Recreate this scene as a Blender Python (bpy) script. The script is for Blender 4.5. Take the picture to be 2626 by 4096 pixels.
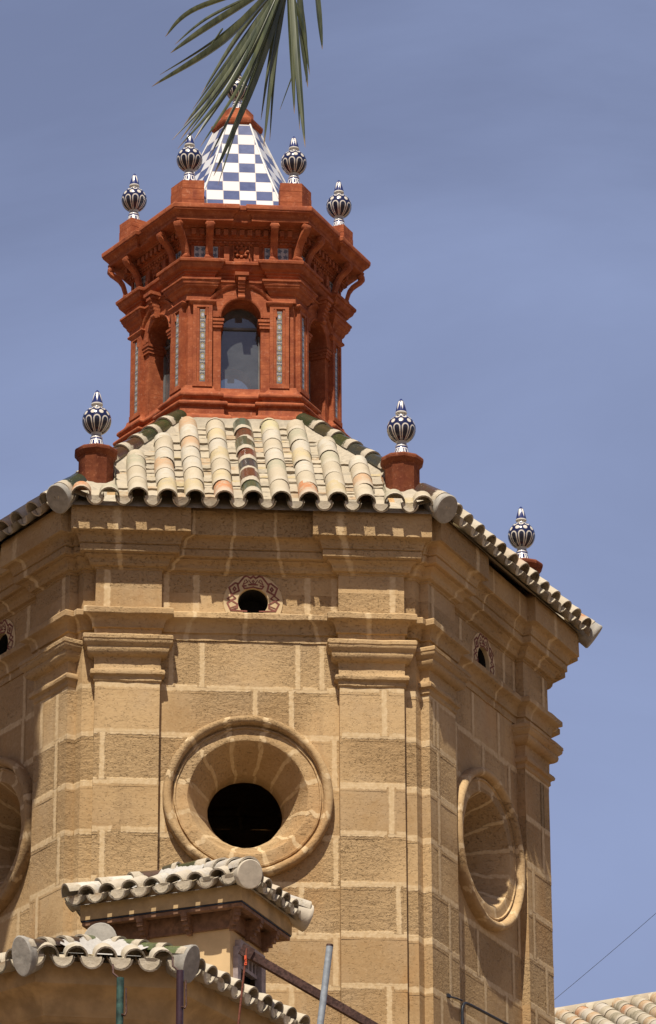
import bpy, math, random
from mathutils import Vector, Matrix, noise as mnoise
R = math.radians
random.seed(7)
for o in list(bpy.data.objects):
    bpy.data.objects.remove(o)
scene = bpy.context.scene
COL = scene.collection
GROUND = -17.1

# ------------------------------------------------------------------ camera
cam_d = bpy.data.cameras.new('camera')
cam = bpy.data.objects.new('camera', cam_d)
COL.objects.link(cam)
rt = Vector((0.9971438, -0.07543218, -0.00377206))
up = Vector((-0.02633509, -0.39406624, 0.91870467))
fw = Vector((0.07078634, 0.91598132, 0.39492722))
CAM = Vector((-1.96406, -37.15399, -15.52139))
M = Matrix((rt, up, -fw)).transposed().to_4x4()
M.translation = CAM
cam.matrix_world = M
cam_d.sensor_fit = 'VERTICAL'
cam_d.sensor_height = 36.0
cam_d.sensor_width = 36.0
cam_d.lens = 16650.5 / 4096 * 36.0
cam_d.clip_start = 0.1
cam_d.clip_end = 3000
scene.camera = cam

# ------------------------------------------------------------------ world and sun
SUN_EL, SUN_AZ = R(59), R(195)          # azimuth clockwise from +Y
w = bpy.data.worlds.new('World')
scene.world = w
w.use_nodes = True
wn, wl = w.node_tree.nodes, w.node_tree.links
wn.clear()
out = wn.new('ShaderNodeOutputWorld')
bg = wn.new('ShaderNodeBackground')
sky = wn.new('ShaderNodeTexSky')
sky.sky_type = 'NISHITA'
sky.sun_disc = False
sky.sun_elevation = SUN_EL
sky.sun_rotation = SUN_AZ
sky.air_density = 1.0
sky.dust_density = 0.5
sky.ozone_density = 1.6
bg.inputs['Strength'].default_value = 0.070
tc = wn.new('ShaderNodeTexCoord')
mp = wn.new('ShaderNodeMapping')
mp.inputs['Scale'].default_value = (2.2, 3.6, 6.0)
mp.inputs['Rotation'].default_value = (0.3, 0.5, 1.3)
nz = wn.new('ShaderNodeTexNoise')
nz.inputs['Scale'].default_value = 1.6
nz.inputs['Detail'].default_value = 7
nz.inputs['Roughness'].default_value = 0.55
nz.inputs['Distortion'].default_value = 0.6
cr = wn.new('ShaderNodeValToRGB')
cr.color_ramp.elements[0].position = 0.38
cr.color_ramp.elements[1].position = 0.75
cr.color_ramp.elements[1].color = (0.50, 0.50, 0.50, 1)
tint = wn.new('ShaderNodeMix')
tint.data_type = 'RGBA'
tint.blend_type = 'MULTIPLY'
tint.inputs['Factor'].default_value = 1.0
tint.inputs[7].default_value = (1.26, 0.94, 0.92, 1)
cl = wn.new('ShaderNodeMix')
cl.data_type = 'RGBA'
cl.inputs[7].default_value = (3.40, 4.2, 6.8, 1)     # thin cirrus veil
wl.new(tc.outputs['Generated'], mp.inputs['Vector'])
wl.new(mp.outputs['Vector'], nz.inputs['Vector'])
wl.new(nz.outputs['Fac'], cr.inputs['Fac'])
wl.new(sky.outputs['Color'], tint.inputs[6])
wl.new(tint.outputs[2], cl.inputs[6])
# the veil is thick low in the northern sky, behind the tower, and thin elsewhere
dotn = wn.new('ShaderNodeVectorMath')
dotn.operation = 'DOT_PRODUCT'
dotn.inputs[1].default_value = (0.07, 0.93, 0.30)
msk = wn.new('ShaderNodeMapRange')
msk.interpolation_type = 'SMOOTHSTEP'
msk.inputs['From Min'].default_value = 0.25
msk.inputs['From Max'].default_value = 0.88
addn = wn.new('ShaderNodeMath')
addn.operation = 'ADD'
addn.inputs[1].default_value = 0.35
muln = wn.new('ShaderNodeMath')
muln.operation = 'MULTIPLY'
wl.new(tc.outputs['Generated'], dotn.inputs[0])
wl.new(dotn.outputs['Value'], msk.inputs['Value'])
wl.new(cr.outputs['Color'], addn.inputs[0])
wl.new(addn.outputs[0], muln.inputs[0])
wl.new(msk.outputs['Result'], muln.inputs[1])
sepn = wn.new('ShaderNodeSeparateXYZ')
low = wn.new('ShaderNodeMapRange')
low.interpolation_type = 'SMOOTHSTEP'
low.inputs['From Min'].default_value = 0.52
low.inputs['From Max'].default_value = 0.20
low.inputs['To Max'].default_value = 0.38
adl = wn.new('ShaderNodeMath')
adl.operation = 'ADD'
wl.new(tc.outputs['Generated'], sepn.inputs[0])
wl.new(sepn.outputs['Z'], low.inputs['Value'])
wl.new(addn.outputs[0], adl.inputs[0])
wl.new(low.outputs['Result'], adl.inputs[1])
wl.new(adl.outputs[0], muln.inputs[0])
wl.new(muln.outputs[0], cl.inputs['Factor'])
wl.new(cl.outputs[2], bg.inputs['Color'])
wl.new(bg.outputs['Background'], out.inputs['Surface'])

sun_d = bpy.data.lights.new('sun', 'SUN')
sun_d.energy = 5.0
sun_d.angle = R(0.5)
sun_d.color = (1.0, 0.93, 0.82)
sun = bpy.data.objects.new('sun', sun_d)
COL.objects.link(sun)
sv = Vector((math.sin(SUN_AZ) * math.cos(SUN_EL), math.cos(SUN_AZ) * math.cos(SUN_EL), math.sin(SUN_EL)))
sun.rotation_euler = (-sv).to_track_quat('-Z', 'Y').to_euler()
sun.location = (0, -30, 60)

scene.view_settings.view_transform = 'Standard'
scene.view_settings.look = 'None'
scene.view_settings.exposure = 0.34
scene.view_settings.gamma = 1.0
scene.view_settings.use_curve_mapping = False
scene.cycles.max_bounces = 8

# ------------------------------------------------------------------ node helper
class NT:
    def __init__(s, name):
        s.m = bpy.data.materials.new(name)
        s.m.use_nodes = True
        s.n, s.l = s.m.node_tree.nodes, s.m.node_tree.links
        s.b = s.n['Principled BSDF']
        s.tc = s.n.new('ShaderNodeTexCoord')
    def put(s, sock, v):
        if isinstance(v, bpy.types.NodeSocket):
            s.l.new(v, sock)
        elif v is not None:
            if sock.type == 'RGBA' and len(v) == 3:
                v = (*v, 1)
            sock.default_value = v
    def set(s, **k):
        for a, v in k.items():
            s.put(s.b.inputs[a.replace('_', ' ')], v)
    def math(s, op, a, b=0.0, c=0.0, clamp=False):
        n = s.n.new('ShaderNodeMath')
        n.operation = op
        n.use_clamp = clamp
        s.put(n.inputs[0], a); s.put(n.inputs[1], b); s.put(n.inputs[2], c)
        return n.outputs[0]
    def mix(s, f, a, b, mode='MIX'):
        n = s.n.new('ShaderNodeMix')
        n.data_type = 'RGBA'
        n.blend_type = mode
        s.put(n.inputs[0], f); s.put(n.inputs[6], a); s.put(n.inputs[7], b)
        return n.outputs[2]
    def ss(s, v, lo, hi):
        n = s.n.new('ShaderNodeMapRange')
        n.interpolation_type = 'SMOOTHSTEP'
        s.put(n.inputs['Value'], v)
        n.inputs['From Min'].default_value = lo
        n.inputs['From Max'].default_value = hi
        return n.outputs['Result']
    def map(s, scale=(1, 1, 1), loc=(0, 0, 0), src='Object'):
        n = s.n.new('ShaderNodeMapping')
        n.inputs['Scale'].default_value = scale
        n.inputs['Location'].default_value = loc
        s.l.new(s.tc.outputs[src], n.inputs['Vector'])
        return n.outputs['Vector']
    def noise(s, vec, scale, detail=4, rough=0.55, w=None, dist=0.0):
        n = s.n.new('ShaderNodeTexNoise')
        if w is not None:
            n.noise_dimensions = '4D'
            s.put(n.inputs['W'], w)
        s.put(n.inputs['Vector'], vec)
        n.inputs['Scale'].default_value = scale
        n.inputs['Detail'].default_value = detail
        n.inputs['Roughness'].default_value = rough
        n.inputs['Distortion'].default_value = dist
        return n.outputs['Fac']
    def attr(s, name, kind='Fac'):
        n = s.n.new('ShaderNodeAttribute')
        n.attribute_name = name
        return n.outputs[kind]
    def xyz(s, vec):
        n = s.n.new('ShaderNodeSeparateXYZ')
        s.l.new(vec, n.inputs[0])
        return n.outputs
    def bump(s, h, strength=0.5, dist=0.02):
        n = s.n.new('ShaderNodeBump')
        n.inputs['Strength'].default_value = strength
        n.inputs['Distance'].default_value = dist
        s.put(n.inputs['Height'], h)
        s.l.new(n.outputs['Normal'], s.b.inputs['Normal'])

def plain(name, col, rough=0.8, metal=0.0, var=0.25, scale=14, bump=0.2, spec=0.3):
    t = NT(name)
    v = t.map()
    n1 = t.noise(v, scale, 6, 0.6)
    n2 = t.noise(v, scale * 0.17, 3)
    dark = tuple(c * (1 - var) for c in col)
    lite = tuple(min(1, c * (1 + var)) for c in col)
    c = t.mix(t.ss(n1, 0.3, 0.7), dark, lite)
    c = t.mix(t.math('MULTIPLY', t.ss(n2, 0.35, 0.7), 0.5), c, tuple(x * (1 - var * .8) for x in col))
    t.set(Base_Color=c, Roughness=rough, Metallic=metal)
    t.b.inputs['Specular IOR Level'].default_value = spec
    t.bump(n1, bump, 0.01)
    return t.m

MAT = {}
def mat_stone(name='sandstone', pit=1.0):
    t = NT(name)
    v = t.map()
    x, y, z = t.xyz(v)
    row = t.math('FLOOR', t.math('DIVIDE', t.math('ADD', z, 2.35), 0.4555))
    wv = t.math('MULTIPLY', row, 3.7)
    blk = t.noise(v, 1.0, 1, 0.4, w=wv)                    # changes from course to course
    big = t.noise(v, 1.7, 4, 0.6)
    midn = t.noise(t.map((13, 13, 20)), 1.0, 5, 0.75)
    fine = t.noise(v, 26, 5, 0.65)
    stretch = t.map((36, 36, 46))
    pits = t.noise(stretch, 1.0, 5, 0.68)
    pits2 = t.noise(t.map((42, 42, 60)), 1.0, 3, 0.6)
    strat = t.noise(t.map((2.2, 2.2, 21)), 1.0, 4, 0.6)
    c = t.mix(t.ss(blk, 0.40, 0.60), (0.370, 0.240, 0.115), (0.490, 0.335, 0.170))
    c = t.mix(t.math('MULTIPLY', t.ss(big, 0.42, 0.75), 0.65), c, (0.41, 0.298, 0.178))
    c = t.mix(t.math('MULTIPLY', t.ss(strat, 0.5, 0.78), 0.28), c, (0.34, 0.20, 0.085))
    c = t.mix(t.math('MULTIPLY', t.ss(fine, 0.45, 0.8), 0.35), c, (0.58, 0.42, 0.23))
    c = t.mix(t.math('MULTIPLY', t.ss(midn, 0.50, 0.72), 0.5), c, (0.30, 0.18, 0.075))
    orange = t.noise(t.map((1.3, 1.3, 0.6), (5, 3, 8)), 1.0, 3, 0.6)
    c = t.mix(t.math('MULTIPLY', t.ss(orange, 0.58, 0.74), 0.32), c, (0.46, 0.225, 0.072))
    runs = t.noise(t.map((5, 5, 0.55), (2, 7, 1)), 1.0, 5, 0.65)
    c = t.mix(t.math('MULTIPLY', t.ss(runs, 0.55, 0.76), 0.42), c, (0.27, 0.18, 0.095))
    # mortar
    mo = t.math('ADD', t.attr('m'), t.math('MULTIPLY', t.math('SUBTRACT', fine, 0.5), 0.55))
    mo = t.math('ADD', mo, t.math('MULTIPLY', t.math('SUBTRACT', t.noise(v, 5, 2), 0.5), 0.28))
    mm = t.ss(mo, 0.30, 0.62)
    rough_blk = t.ss(t.noise(v, 0.95, 1, 0.4, w=t.math('ADD', wv, 11.3)), 0.40, 0.64)
    c = t.mix(t.math('MULTIPLY', rough_blk, 0.45), c, (0.32, 0.215, 0.108))
    pm = t.math('MULTIPLY', t.ss(pits, 0.60, 0.68), t.math('MULTIPLY_ADD', rough_blk, 0.85, 0.15))
    pm2 = t.math('MULTIPLY', t.ss(pits2, 0.60, 0.70), t.math('MULTIPLY_ADD', rough_blk, 0.8, 0.2))
    pm = t.math('MULTIPLY', t.math('MAXIMUM', pm, pm2), t.math('SUBTRACT', 1.0, mm))
    c = t.mix(t.math('MULTIPLY', pm, 0.48), c, (0.22, 0.13, 0.055))
    mc = t.mix(t.ss(fine, 0.3, 0.7), (0.51, 0.365, 0.195), (0.62, 0.475, 0.285))
    c = t.mix(t.math('MULTIPLY', mm, 0.88), c, mc)
    t.set(Base_Color=c, Roughness=0.93)
    t.b.inputs['Specular IOR Level'].default_value = 0.12
    h = t.math('ADD', t.math('MULTIPLY', fine, t.math('MULTIPLY_ADD', rough_blk, 0.35, 0.18)), t.math('MULTIPLY', strat, 0.12))
    h = t.math('SUBTRACT', h, t.math('MULTIPLY', midn, t.math('MULTIPLY_ADD', rough_blk, 1.5, 0.15)))
    h = t.math('SUBTRACT', h, t.math('MULTIPLY', pm, 1.1 * pit))
    h = t.math('MULTIPLY', h, t.math('MULTIPLY_ADD', mm, -0.7, 1.0))
    t.bump(h, 0.75, 0.018)
    return t.m

def mat_terracotta(name='terracotta', dark=1.0, bricks=True):
    t = NT(name)
    v = t.map()
    n1 = t.noise(v, 9, 6, 0.65)
    n2 = t.noise(v, 45, 4, 0.6)
    n3 = t.noise(t.map((2.0, 2.0, 14)), 1.0, 3, 0.6)
    c = t.mix(t.ss(n1, 0.3, 0.72), (0.225 * dark, 0.054 * dark, 0.020 * dark), (0.380 * dark, 0.110 * dark, 0.041 * dark))
    c = t.mix(t.math('MULTIPLY', t.ss(n3, 0.5, 0.8), 0.5), c, (0.22 * dark, 0.042 * dark, 0.019 * dark))
    c = t.mix(t.math('MULTIPLY', t.ss(n2, 0.56, 0.78), 0.45), c, (0.55, 0.22, 0.11))
    n4 = t.noise(t.map((7, 7, 2.2), (3, 1, 2)), 1.0, 5, 0.7)
    c = t.mix(t.math('MULTIPLY', t.ss(n4, 0.54, 0.74), 0.6), c, (0.17 * dark, 0.038 * dark, 0.022 * dark))
    n5 = t.noise(v, 24, 4, 0.7)
    c = t.mix(t.math('MULTIPLY', t.ss(n5, 0.57, 0.72), 0.55), c, (0.50 * dark, 0.23 * dark, 0.135 * dark))
    h = t.math('ADD', t.math('MULTIPLY', n2, 0.5), t.math('MULTIPLY', n1, 0.4))
    if bricks:
        z = t.xyz(v)[2]
        fr = t.math('FRACT', t.math('MULTIPLY', t.math('ADD', z, t.math('MULTIPLY', n1, 0.008)), 1 / 0.055))
        j = t.math('MULTIPLY', t.ss(t.math('ABSOLUTE', t.math('SUBTRACT', fr, 0.5)), 0.40, 0.5), t.ss(n1, 0.35, 0.6))
        c = t.mix(t.math('MULTIPLY', j, 0.35), c, (0.24, 0.05, 0.022))
        h = t.math('SUBTRACT', h, t.math('MULTIPLY', j, 0.25))
    t.set(Base_Color=c, Roughness=0.82)
    t.b.inputs['Specular IOR Level'].default_value = 0.2
    t.bump(h, 0.5, 0.01)
    return t.m

def mat_tile():
    t = NT('roof_tile_clay')
    v = t.map()
    K = 0.74
    n1 = t.noise(v, 16, 6, 0.65)
    n2 = t.noise(v, 4.0, 4, 0.6)
    n3 = t.noise(v, 60, 3, 0.6)
    base = t.mix(1.0, t.attr('tcol', 'Color'), (K, K, K), 'MULTIPLY')
    lime = t.mix(t.ss(n1, 0.3, 0.7), (0.34, 0.27, 0.18), (0.45, 0.385, 0.275))
    tt = t.attr('tt')
    edge = t.ss(t.math('ADD', tt, t.math('MULTIPLY', t.math('SUBTRACT', n1, 0.5), 0.55)), 0.42, 0.10)
    crack = t.math('MULTIPLY', t.ss(tt, 0.05, 0.0), t.ss(n2, 0.48, 0.58))
    c = t.mix(t.math('MULTIPLY', t.ss(n1, 0.44, 0.62), 0.7), base, lime)
    c = t.mix(t.math('MULTIPLY', edge, 0.75), c, (0.47, 0.41, 0.31))
    c = t.mix(t.math('MULTIPLY', t.ss(n2, 0.55, 0.75), 0.45), c, (0.28, 0.235, 0.15))
    c = t.mix(t.math('MULTIPLY', crack, 0.75), c, (0.10, 0.08, 0.05))
    lich = t.math('MULTIPLY', t.ss(n3, 0.62, 0.72), t.ss(n2, 0.45, 0.65))
    c = t.mix(t.math('MULTIPLY', lich, 0.7), c, (0.13, 0.105, 0.06))
    t.set(Base_Color=c, Roughness=0.9)
    t.b.inputs['Specular IOR Level'].default_value = 0.15
    t.bump(t.math('ADD', n1, t.math('MULTIPLY', n3, 0.5)), 0.55, 0.012)
    return t.m

def mat_glazed():
    t = NT('glazed_tile')
    v = t.map()
    n1 = t.noise(v, 14, 5, 0.65)
    n3 = t.noise(v, 50, 3, 0.6)
    base = t.attr('tcol', 'Color')
    tt = t.attr('tt')
    e = t.ss(t.math('ADD', tt, t.math('MULTIPLY', t.math('SUBTRACT', n1, 0.5), 0.35)), 0.33, 0.26)
    c = t.mix(t.math('MULTIPLY', t.ss(n1, 0.45, 0.7), 0.6), base, (0.055, 0.045, 0.022))
    c = t.mix(t.math('MULTIPLY', t.ss(n3, 0.64, 0.7), 0.25), c, (0.32, 0.27, 0.19))
    lime = t.mix(t.ss(n3, 0.3, 0.7), (0.36, 0.30, 0.21), (0.46, 0.40, 0.30))
    c = t.mix(e, c, lime)
    t.set(Base_Color=c, Roughness=t.math('MULTIPLY_ADD', e, 0.65, 0.25))
    t.b.inputs['Specular IOR Level'].default_value = 0.4
    t.bump(t.math('ADD', t.math('MULTIPLY', n1, 0.5), t.math('MULTIPLY', e, 0.6)), 0.4, 0.015)
    return t.m

MAT['stone'] = mat_stone()
MAT['terra'] = mat_terracotta()
MAT['terra_dark'] = mat_terracotta('oxide_red_brick', 0.55, False)
MAT['tile'] = mat_tile()
MAT['glazed'] = mat_glazed()
MAT['mortar'] = plain('lime_mortar', (0.41, 0.355, 0.265), 0.95, 0, 0.16, 22, 0.5, 0.1)
MAT['white_mortar'] = plain('fresh_white_mortar', (0.43, 0.405, 0.36), 0.95, 0, 0.12, 30, 0.6, 0.1)
MAT['grey_mortar'] = plain('grey_mortar', (0.33, 0.305, 0.26), 0.95, 0, 0.2, 18, 0.4, 0.1)
MAT['dark'] = plain('interior_shade', (0.02, 0.018, 0.016), 0.95)  # near-black colour standing in for the shade inside openings
MAT['plaster'] = plain('cream_plaster', (0.60, 0.42, 0.22), 0.92, 0, 0.10, 6, 0.15, 0.1)
MAT['smooth_stone'] = plain('smooth_render_stone', (0.46, 0.32, 0.165), 0.93, 0, 0.26, 5, 0.5, 0.1)
MAT['wood'] = plain('brown_painted_wood', (0.22, 0.115, 0.062), 0.7, 0, 0.35, 20, 0.3)
MAT['grey_wood'] = plain('grey_violet_wood', (0.33, 0.265, 0.245), 0.7, 0, 0.25, 16, 0.3)
MAT['rust'] = plain('rusty_dark_steel', (0.085, 0.045, 0.035), 0.65, 0.3, 0.5, 40, 0.4)
MAT['rust_red'] = plain('red_rusted_rod', (0.16, 0.05, 0.028), 0.75, 0.1, 0.4, 50, 0.3)
MAT['galv'] = plain('galvanised_steel', (0.30, 0.33, 0.35), 0.5, 0.25, 0.18, 25, 0.15)
MAT['green_paint'] = plain('worn_green_paint', (0.035, 0.075, 0.06), 0.55, 0.1, 0.6, 18, 0.3)
MAT['purple_paint'] = plain('dark_maroon_paint', (0.045, 0.018, 0.022), 0.35, 0.1, 0.3, 18, 0.2, 0.6)
MAT['orange'] = plain('orange_paint_splash', (0.62, 0.085, 0.025), 0.6)
MAT['cable'] = plain('black_cable', (0.02, 0.022, 0.028), 0.5)
MAT['ground'] = plain('town_ground', (0.17, 0.125, 0.083), 0.95, 0, 0.2, 0.6, 0.1, 0.1)
MAT['bark'] = plain('palm_bark', (0.16, 0.11, 0.07), 0.95, 0, 0.4, 9, 0.8)

def mat_glass():
    t = NT('old_window_glass')
    n = t.n
    gl = n.new('ShaderNodeBsdfGlossy')
    gl.inputs['Roughness'].default_value = 0.03
    gl.inputs['Color'].default_value = (0.9, 0.93, 0.95, 1)
    tr = n.new('ShaderNodeBsdfTransparent')
    tr.inputs['Color'].default_value = (0.62, 0.66, 0.68, 1)
    df = n.new('ShaderNodeBsdfDiffuse')
    df.inputs['Color'].default_value = (0.30, 0.32, 0.33, 1)
    m1 = n.new('ShaderNodeMixShader')
    m2 = n.new('ShaderNodeMixShader')
    dirt = t.noise(t.map((3, 3, 5)), 1.5, 4, 0.6)
    t.put(m1.inputs[0], t.math('MULTIPLY_ADD', dirt, 0.30, 0.08))
    t.l.new(tr.outputs[0], m1.inputs[1]); t.l.new(df.outputs[0], m1.inputs[2])
    m2.inputs[0].default_value = 0.10
    t.l.new(m1.outputs[0], m2.inputs[1]); t.l.new(gl.outputs[0], m2.inputs[2])
    t.l.new(m2.outputs[0], n['Material Output'].inputs['Surface'])
    return t.m
MAT['glass'] = mat_glass()

NAVY, CREAM = (0.013, 0.017, 0.060), (0.60, 0.55, 0.46)
def gloss(t, c):
    t.set(Base_Color=c, Roughness=0.16)
    t.b.inputs['Specular IOR Level'].default_value = 0.5
    return t.m
def cell(t, u, n, off=0.0):
    return t.math('ABSOLUTE', t.math('SUBTRACT', t.math('FRACT', t.math('ADD', t.math('MULTIPLY', u, n), off)), 0.5))
def band(t, d, lo, hi, s=0.05):
    return t.math('MULTIPLY', t.ss(d, lo - s, lo + s), t.math('SUBTRACT', 1.0, t.ss(d, hi - s, hi + s)))
def hyp(t, a, b):
    return t.math('SQRT', t.math('ADD', t.math('MULTIPLY', a, a), t.math('MULTIPLY', b, b)))
def mat_ball():
    t = NT('painted_ceramic_ball')
    u, v, _ = t.xyz(t.tc.outputs['UV'])
    p = cell(t, u, 10)
    # lower petals
    yy = t.math('DIVIDE', t.math('MAXIMUM', t.math('SUBTRACT', v, 0.43), 0.0), 0.10)
    d = hyp(t, t.math('DIVIDE', p, 0.43), yy)
    low = band(t, d, 0.66, 0.97)
    inner = t.math('SUBTRACT', 1.0, t.ss(d, 0.5, 0.6))
    c = t.mix(t.math('MULTIPLY', inner, t.ss(v, 0.60, 0.5)), NAVY, (0.012, 0.013, 0.03))
    c = t.mix(t.math('MULTIPLY', low, t.ss(v, 0.57, 0.55)), c, CREAM)
    # dots
    q = cell(t, u, 10, 0.5)
    dd = hyp(t, t.math('DIVIDE', q, 0.27), t.math('DIVIDE', t.math('SUBTRACT', v, 0.615), 0.052))
    c = t.mix(t.ss(dd, 1.08, 0.92), c, CREAM)
    # upper hanging loops
    y2 = t.math('DIVIDE', t.math('MAXIMUM', t.math('SUBTRACT', 0.78, v), 0.0), 0.095)
    d2 = hyp(t, t.math('DIVIDE', p, 0.44), y2)
    c = t.mix(t.math('MULTIPLY', band(t, d2, 0.55, 0.98), t.ss(v, 0.64, 0.66)), c, CREAM)
    c = t.mix(t.ss(v, 0.93, 0.95), c, (0.55, 0.52, 0.45))
    c = t.mix(t.ss(v, 0.07, 0.05), c, (0.42, 0.40, 0.35))
    return gloss(t, c)
def mat_foot():
    t = NT('painted_ceramic_foot')
    u, v, _ = t.xyz(t.tc.outputs['UV'])
    p = cell(t, u, 8)
    y = t.math('DIVIDE', t.math('MAXIMUM', t.math('SUBTRACT', 0.30, v), 0.0), 0.20)
    d = hyp(t, t.math('DIVIDE', p, 0.42), y)
    c = t.mix(band(t, d, 0.42, 0.98), (0.02, 0.03, 0.105), (0.72, 0.69, 0.63))
    ring = t.math('MAXIMUM', band(t, v, 0.66, 0.74, 0.01), band(t, v, 0.50, 0.56, 0.01))
    c = t.mix(t.ss(v, 0.47, 0.49), c, (0.03, 0.04, 0.14))
    c = t.mix(ring, c, (0.72, 0.69, 0.63))
    c = t.mix(t.ss(v, 0.80, 0.82), c, (0.36, 0.35, 0.31))
    return gloss(t, c)
def mat_spike():
    t = NT('painted_ceramic_spike')
    u, v, _ = t.xyz(t.tc.outputs['UV'])
    p = cell(t, u, 6)
    wd = t.math('MULTIPLY', t.math('SUBTRACT', v, 0.30), 0.75)
    wh = t.math('MULTIPLY', t.ss(t.math('SUBTRACT', wd, p), -0.03, 0.05), t.ss(v, 0.85, 0.80))
    c = t.mix(wh, (0.022, 0.032, 0.12), (0.74, 0.70, 0.62))
    c = t.mix(t.ss(v, 0.23, 0.21), c, (0.55, 0.52, 0.45))
    return gloss(t, c)
MAT['ball'], MAT['foot'], MAT['spike'] = mat_ball(), mat_foot(), mat_spike()

def mat_checker():
    t = NT('blue_white_glazed_tiles')
    u, v, _ = t.xyz(t.tc.outputs['UV'])
    a, b = t.math('FLOOR', u), t.math('FLOOR', v)
    par = t.math('FRACT', t.math('MULTIPLY', t.math('ADD', a, b), 0.5))
    par = t.math('GREATER_THAN', par, 0.25)
    n1 = t.noise(t.map(), 9, 4, 0.6)
    wn_ = t.n.new('ShaderNodeTexWhiteNoise')
    wn_.noise_dimensions = '2D'
    cv = t.n.new('ShaderNodeCombineXYZ')
    t.l.new(a, cv.inputs[0]); t.l.new(b, cv.inputs[1])
    t.l.new(cv.outputs[0], wn_.inputs['Vector'])
    vv = wn_.outputs['Value']
    blue = t.mix(t.ss(n1, 0.3, 0.7), (0.040, 0.056, 0.140), (0.075, 0.096, 0.20))
    blue = t.mix(t.math('MULTIPLY', vv, 0.5), blue, (0.09, 0.11, 0.21))
    white = t.mix(vv, (0.58, 0.57, 0.54), (0.66, 0.66, 0.64))
    c = t.mix(par, white, blue)
    gu = t.math('ABSOLUTE', t.math('SUBTRACT', t.math('FRACT', u), 0.5))
    gv = t.math('ABSOLUTE', t.math('SUBTRACT', t.math('FRACT', v), 0.5))
    g = t.ss(t.math('MAXIMUM', gu, gv), 0.472, 0.486)
    c = t.mix(t.math('MULTIPLY', g, 0.8), c, (0.50, 0.42, 0.36))
    t.set(Base_Color=c, Roughness=t.math('MULTIPLY_ADD', g, 0.5, 0.22))
    t.bump(t.math('ADD', t.math('MULTIPLY', g, -0.6), t.math('MULTIPLY', vv, 0.2)), 0.3, 0.006)
    return t.m
MAT['checker'] = mat_checker()

def mat_azulejo(name, strip=False):
    t = NT(name)
    u, v, _ = t.xyz(t.tc.outputs['UV'])
    n1 = t.noise(t.map(src='UV'), 7, 3, 0.6)
    if strip:
        fv = cell(t, v, 1)
        fu = t.math('SUBTRACT', u, 0.5)
        d = hyp(t, t.math('DIVIDE', fu, 0.34), t.math('DIVIDE', fv, 0.22))
        c = t.mix(t.ss(n1, 0.35, 0.65), (0.24, 0.22, 0.18), (0.06, 0.06, 0.075))
        c = t.mix(band(t, d, 1.0, 1.35, 0.08), c, (0.36, 0.27, 0.09))
        c = t.mix(t.ss(d, 1.0, 0.9), c, (0.40, 0.41, 0.41))
        c = t.mix(band(t, d, 0.7, 0.9, 0.06), c, (0.08, 0.12, 0.24))
        c = t.mix(t.ss(fv, 0.44, 0.48), c, (0.40, 0.385, 0.36))
    else:
        x2 = cell(t, u, 2); y2 = cell(t, v, 2)
        d = hyp(t, x2, y2)
        k = t.math('ADD', d, t.math('MULTIPLY', t.math('SUBTRACT', n1, 0.5), 0.9))
        c = t.mix(t.ss(k, 0.28, 0.40), (0.085, 0.085, 0.085), (0.36, 0.345, 0.30))
        c = t.mix(t.ss(n1, 0.62, 0.70), c, (0.33, 0.25, 0.09))
    return gloss(t, c)
MAT['azulejo'] = mat_azulejo('painted_tile_square')
MAT['azulejo_strip'] = mat_azulejo('painted_tile_strip', True)

def mat_leaf():
    t = NT('palm_leaf')
    v = t.map()
    tt = t.attr('tt')
    n = t.noise(t.map((40, 40, 3)), 1.0, 4, 0.6)
    c = t.mix(t.ss(n, 0.3, 0.7), (0.032, 0.044, 0.018), (0.115, 0.125, 0.052))
    c = t.mix(t.ss(t.math('ADD', tt, t.math('MULTIPLY', n, 0.12)), 0.93, 1.04), c, (0.30, 0.20, 0.11))
    t.set(Base_Color=c, Roughness=0.38)
    t.b.inputs['Specular IOR Level'].default_value = 0.6
    tr = t.n.new('ShaderNodeBsdfTranslucent')
    tr.inputs['Color'].default_value = (0.14, 0.17, 0.045, 1)
    mx = t.n.new('ShaderNodeMixShader')
    mx.inputs[0].default_value = 0.10
    t.l.new(t.b.outputs[0], mx.inputs[1]); t.l.new(tr.outputs[0], mx.inputs[2])
    t.l.new(mx.outputs[0], t.n['Material Output'].inputs['Surface'])
    return t.m
MAT['leaf'] = mat_leaf()

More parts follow.
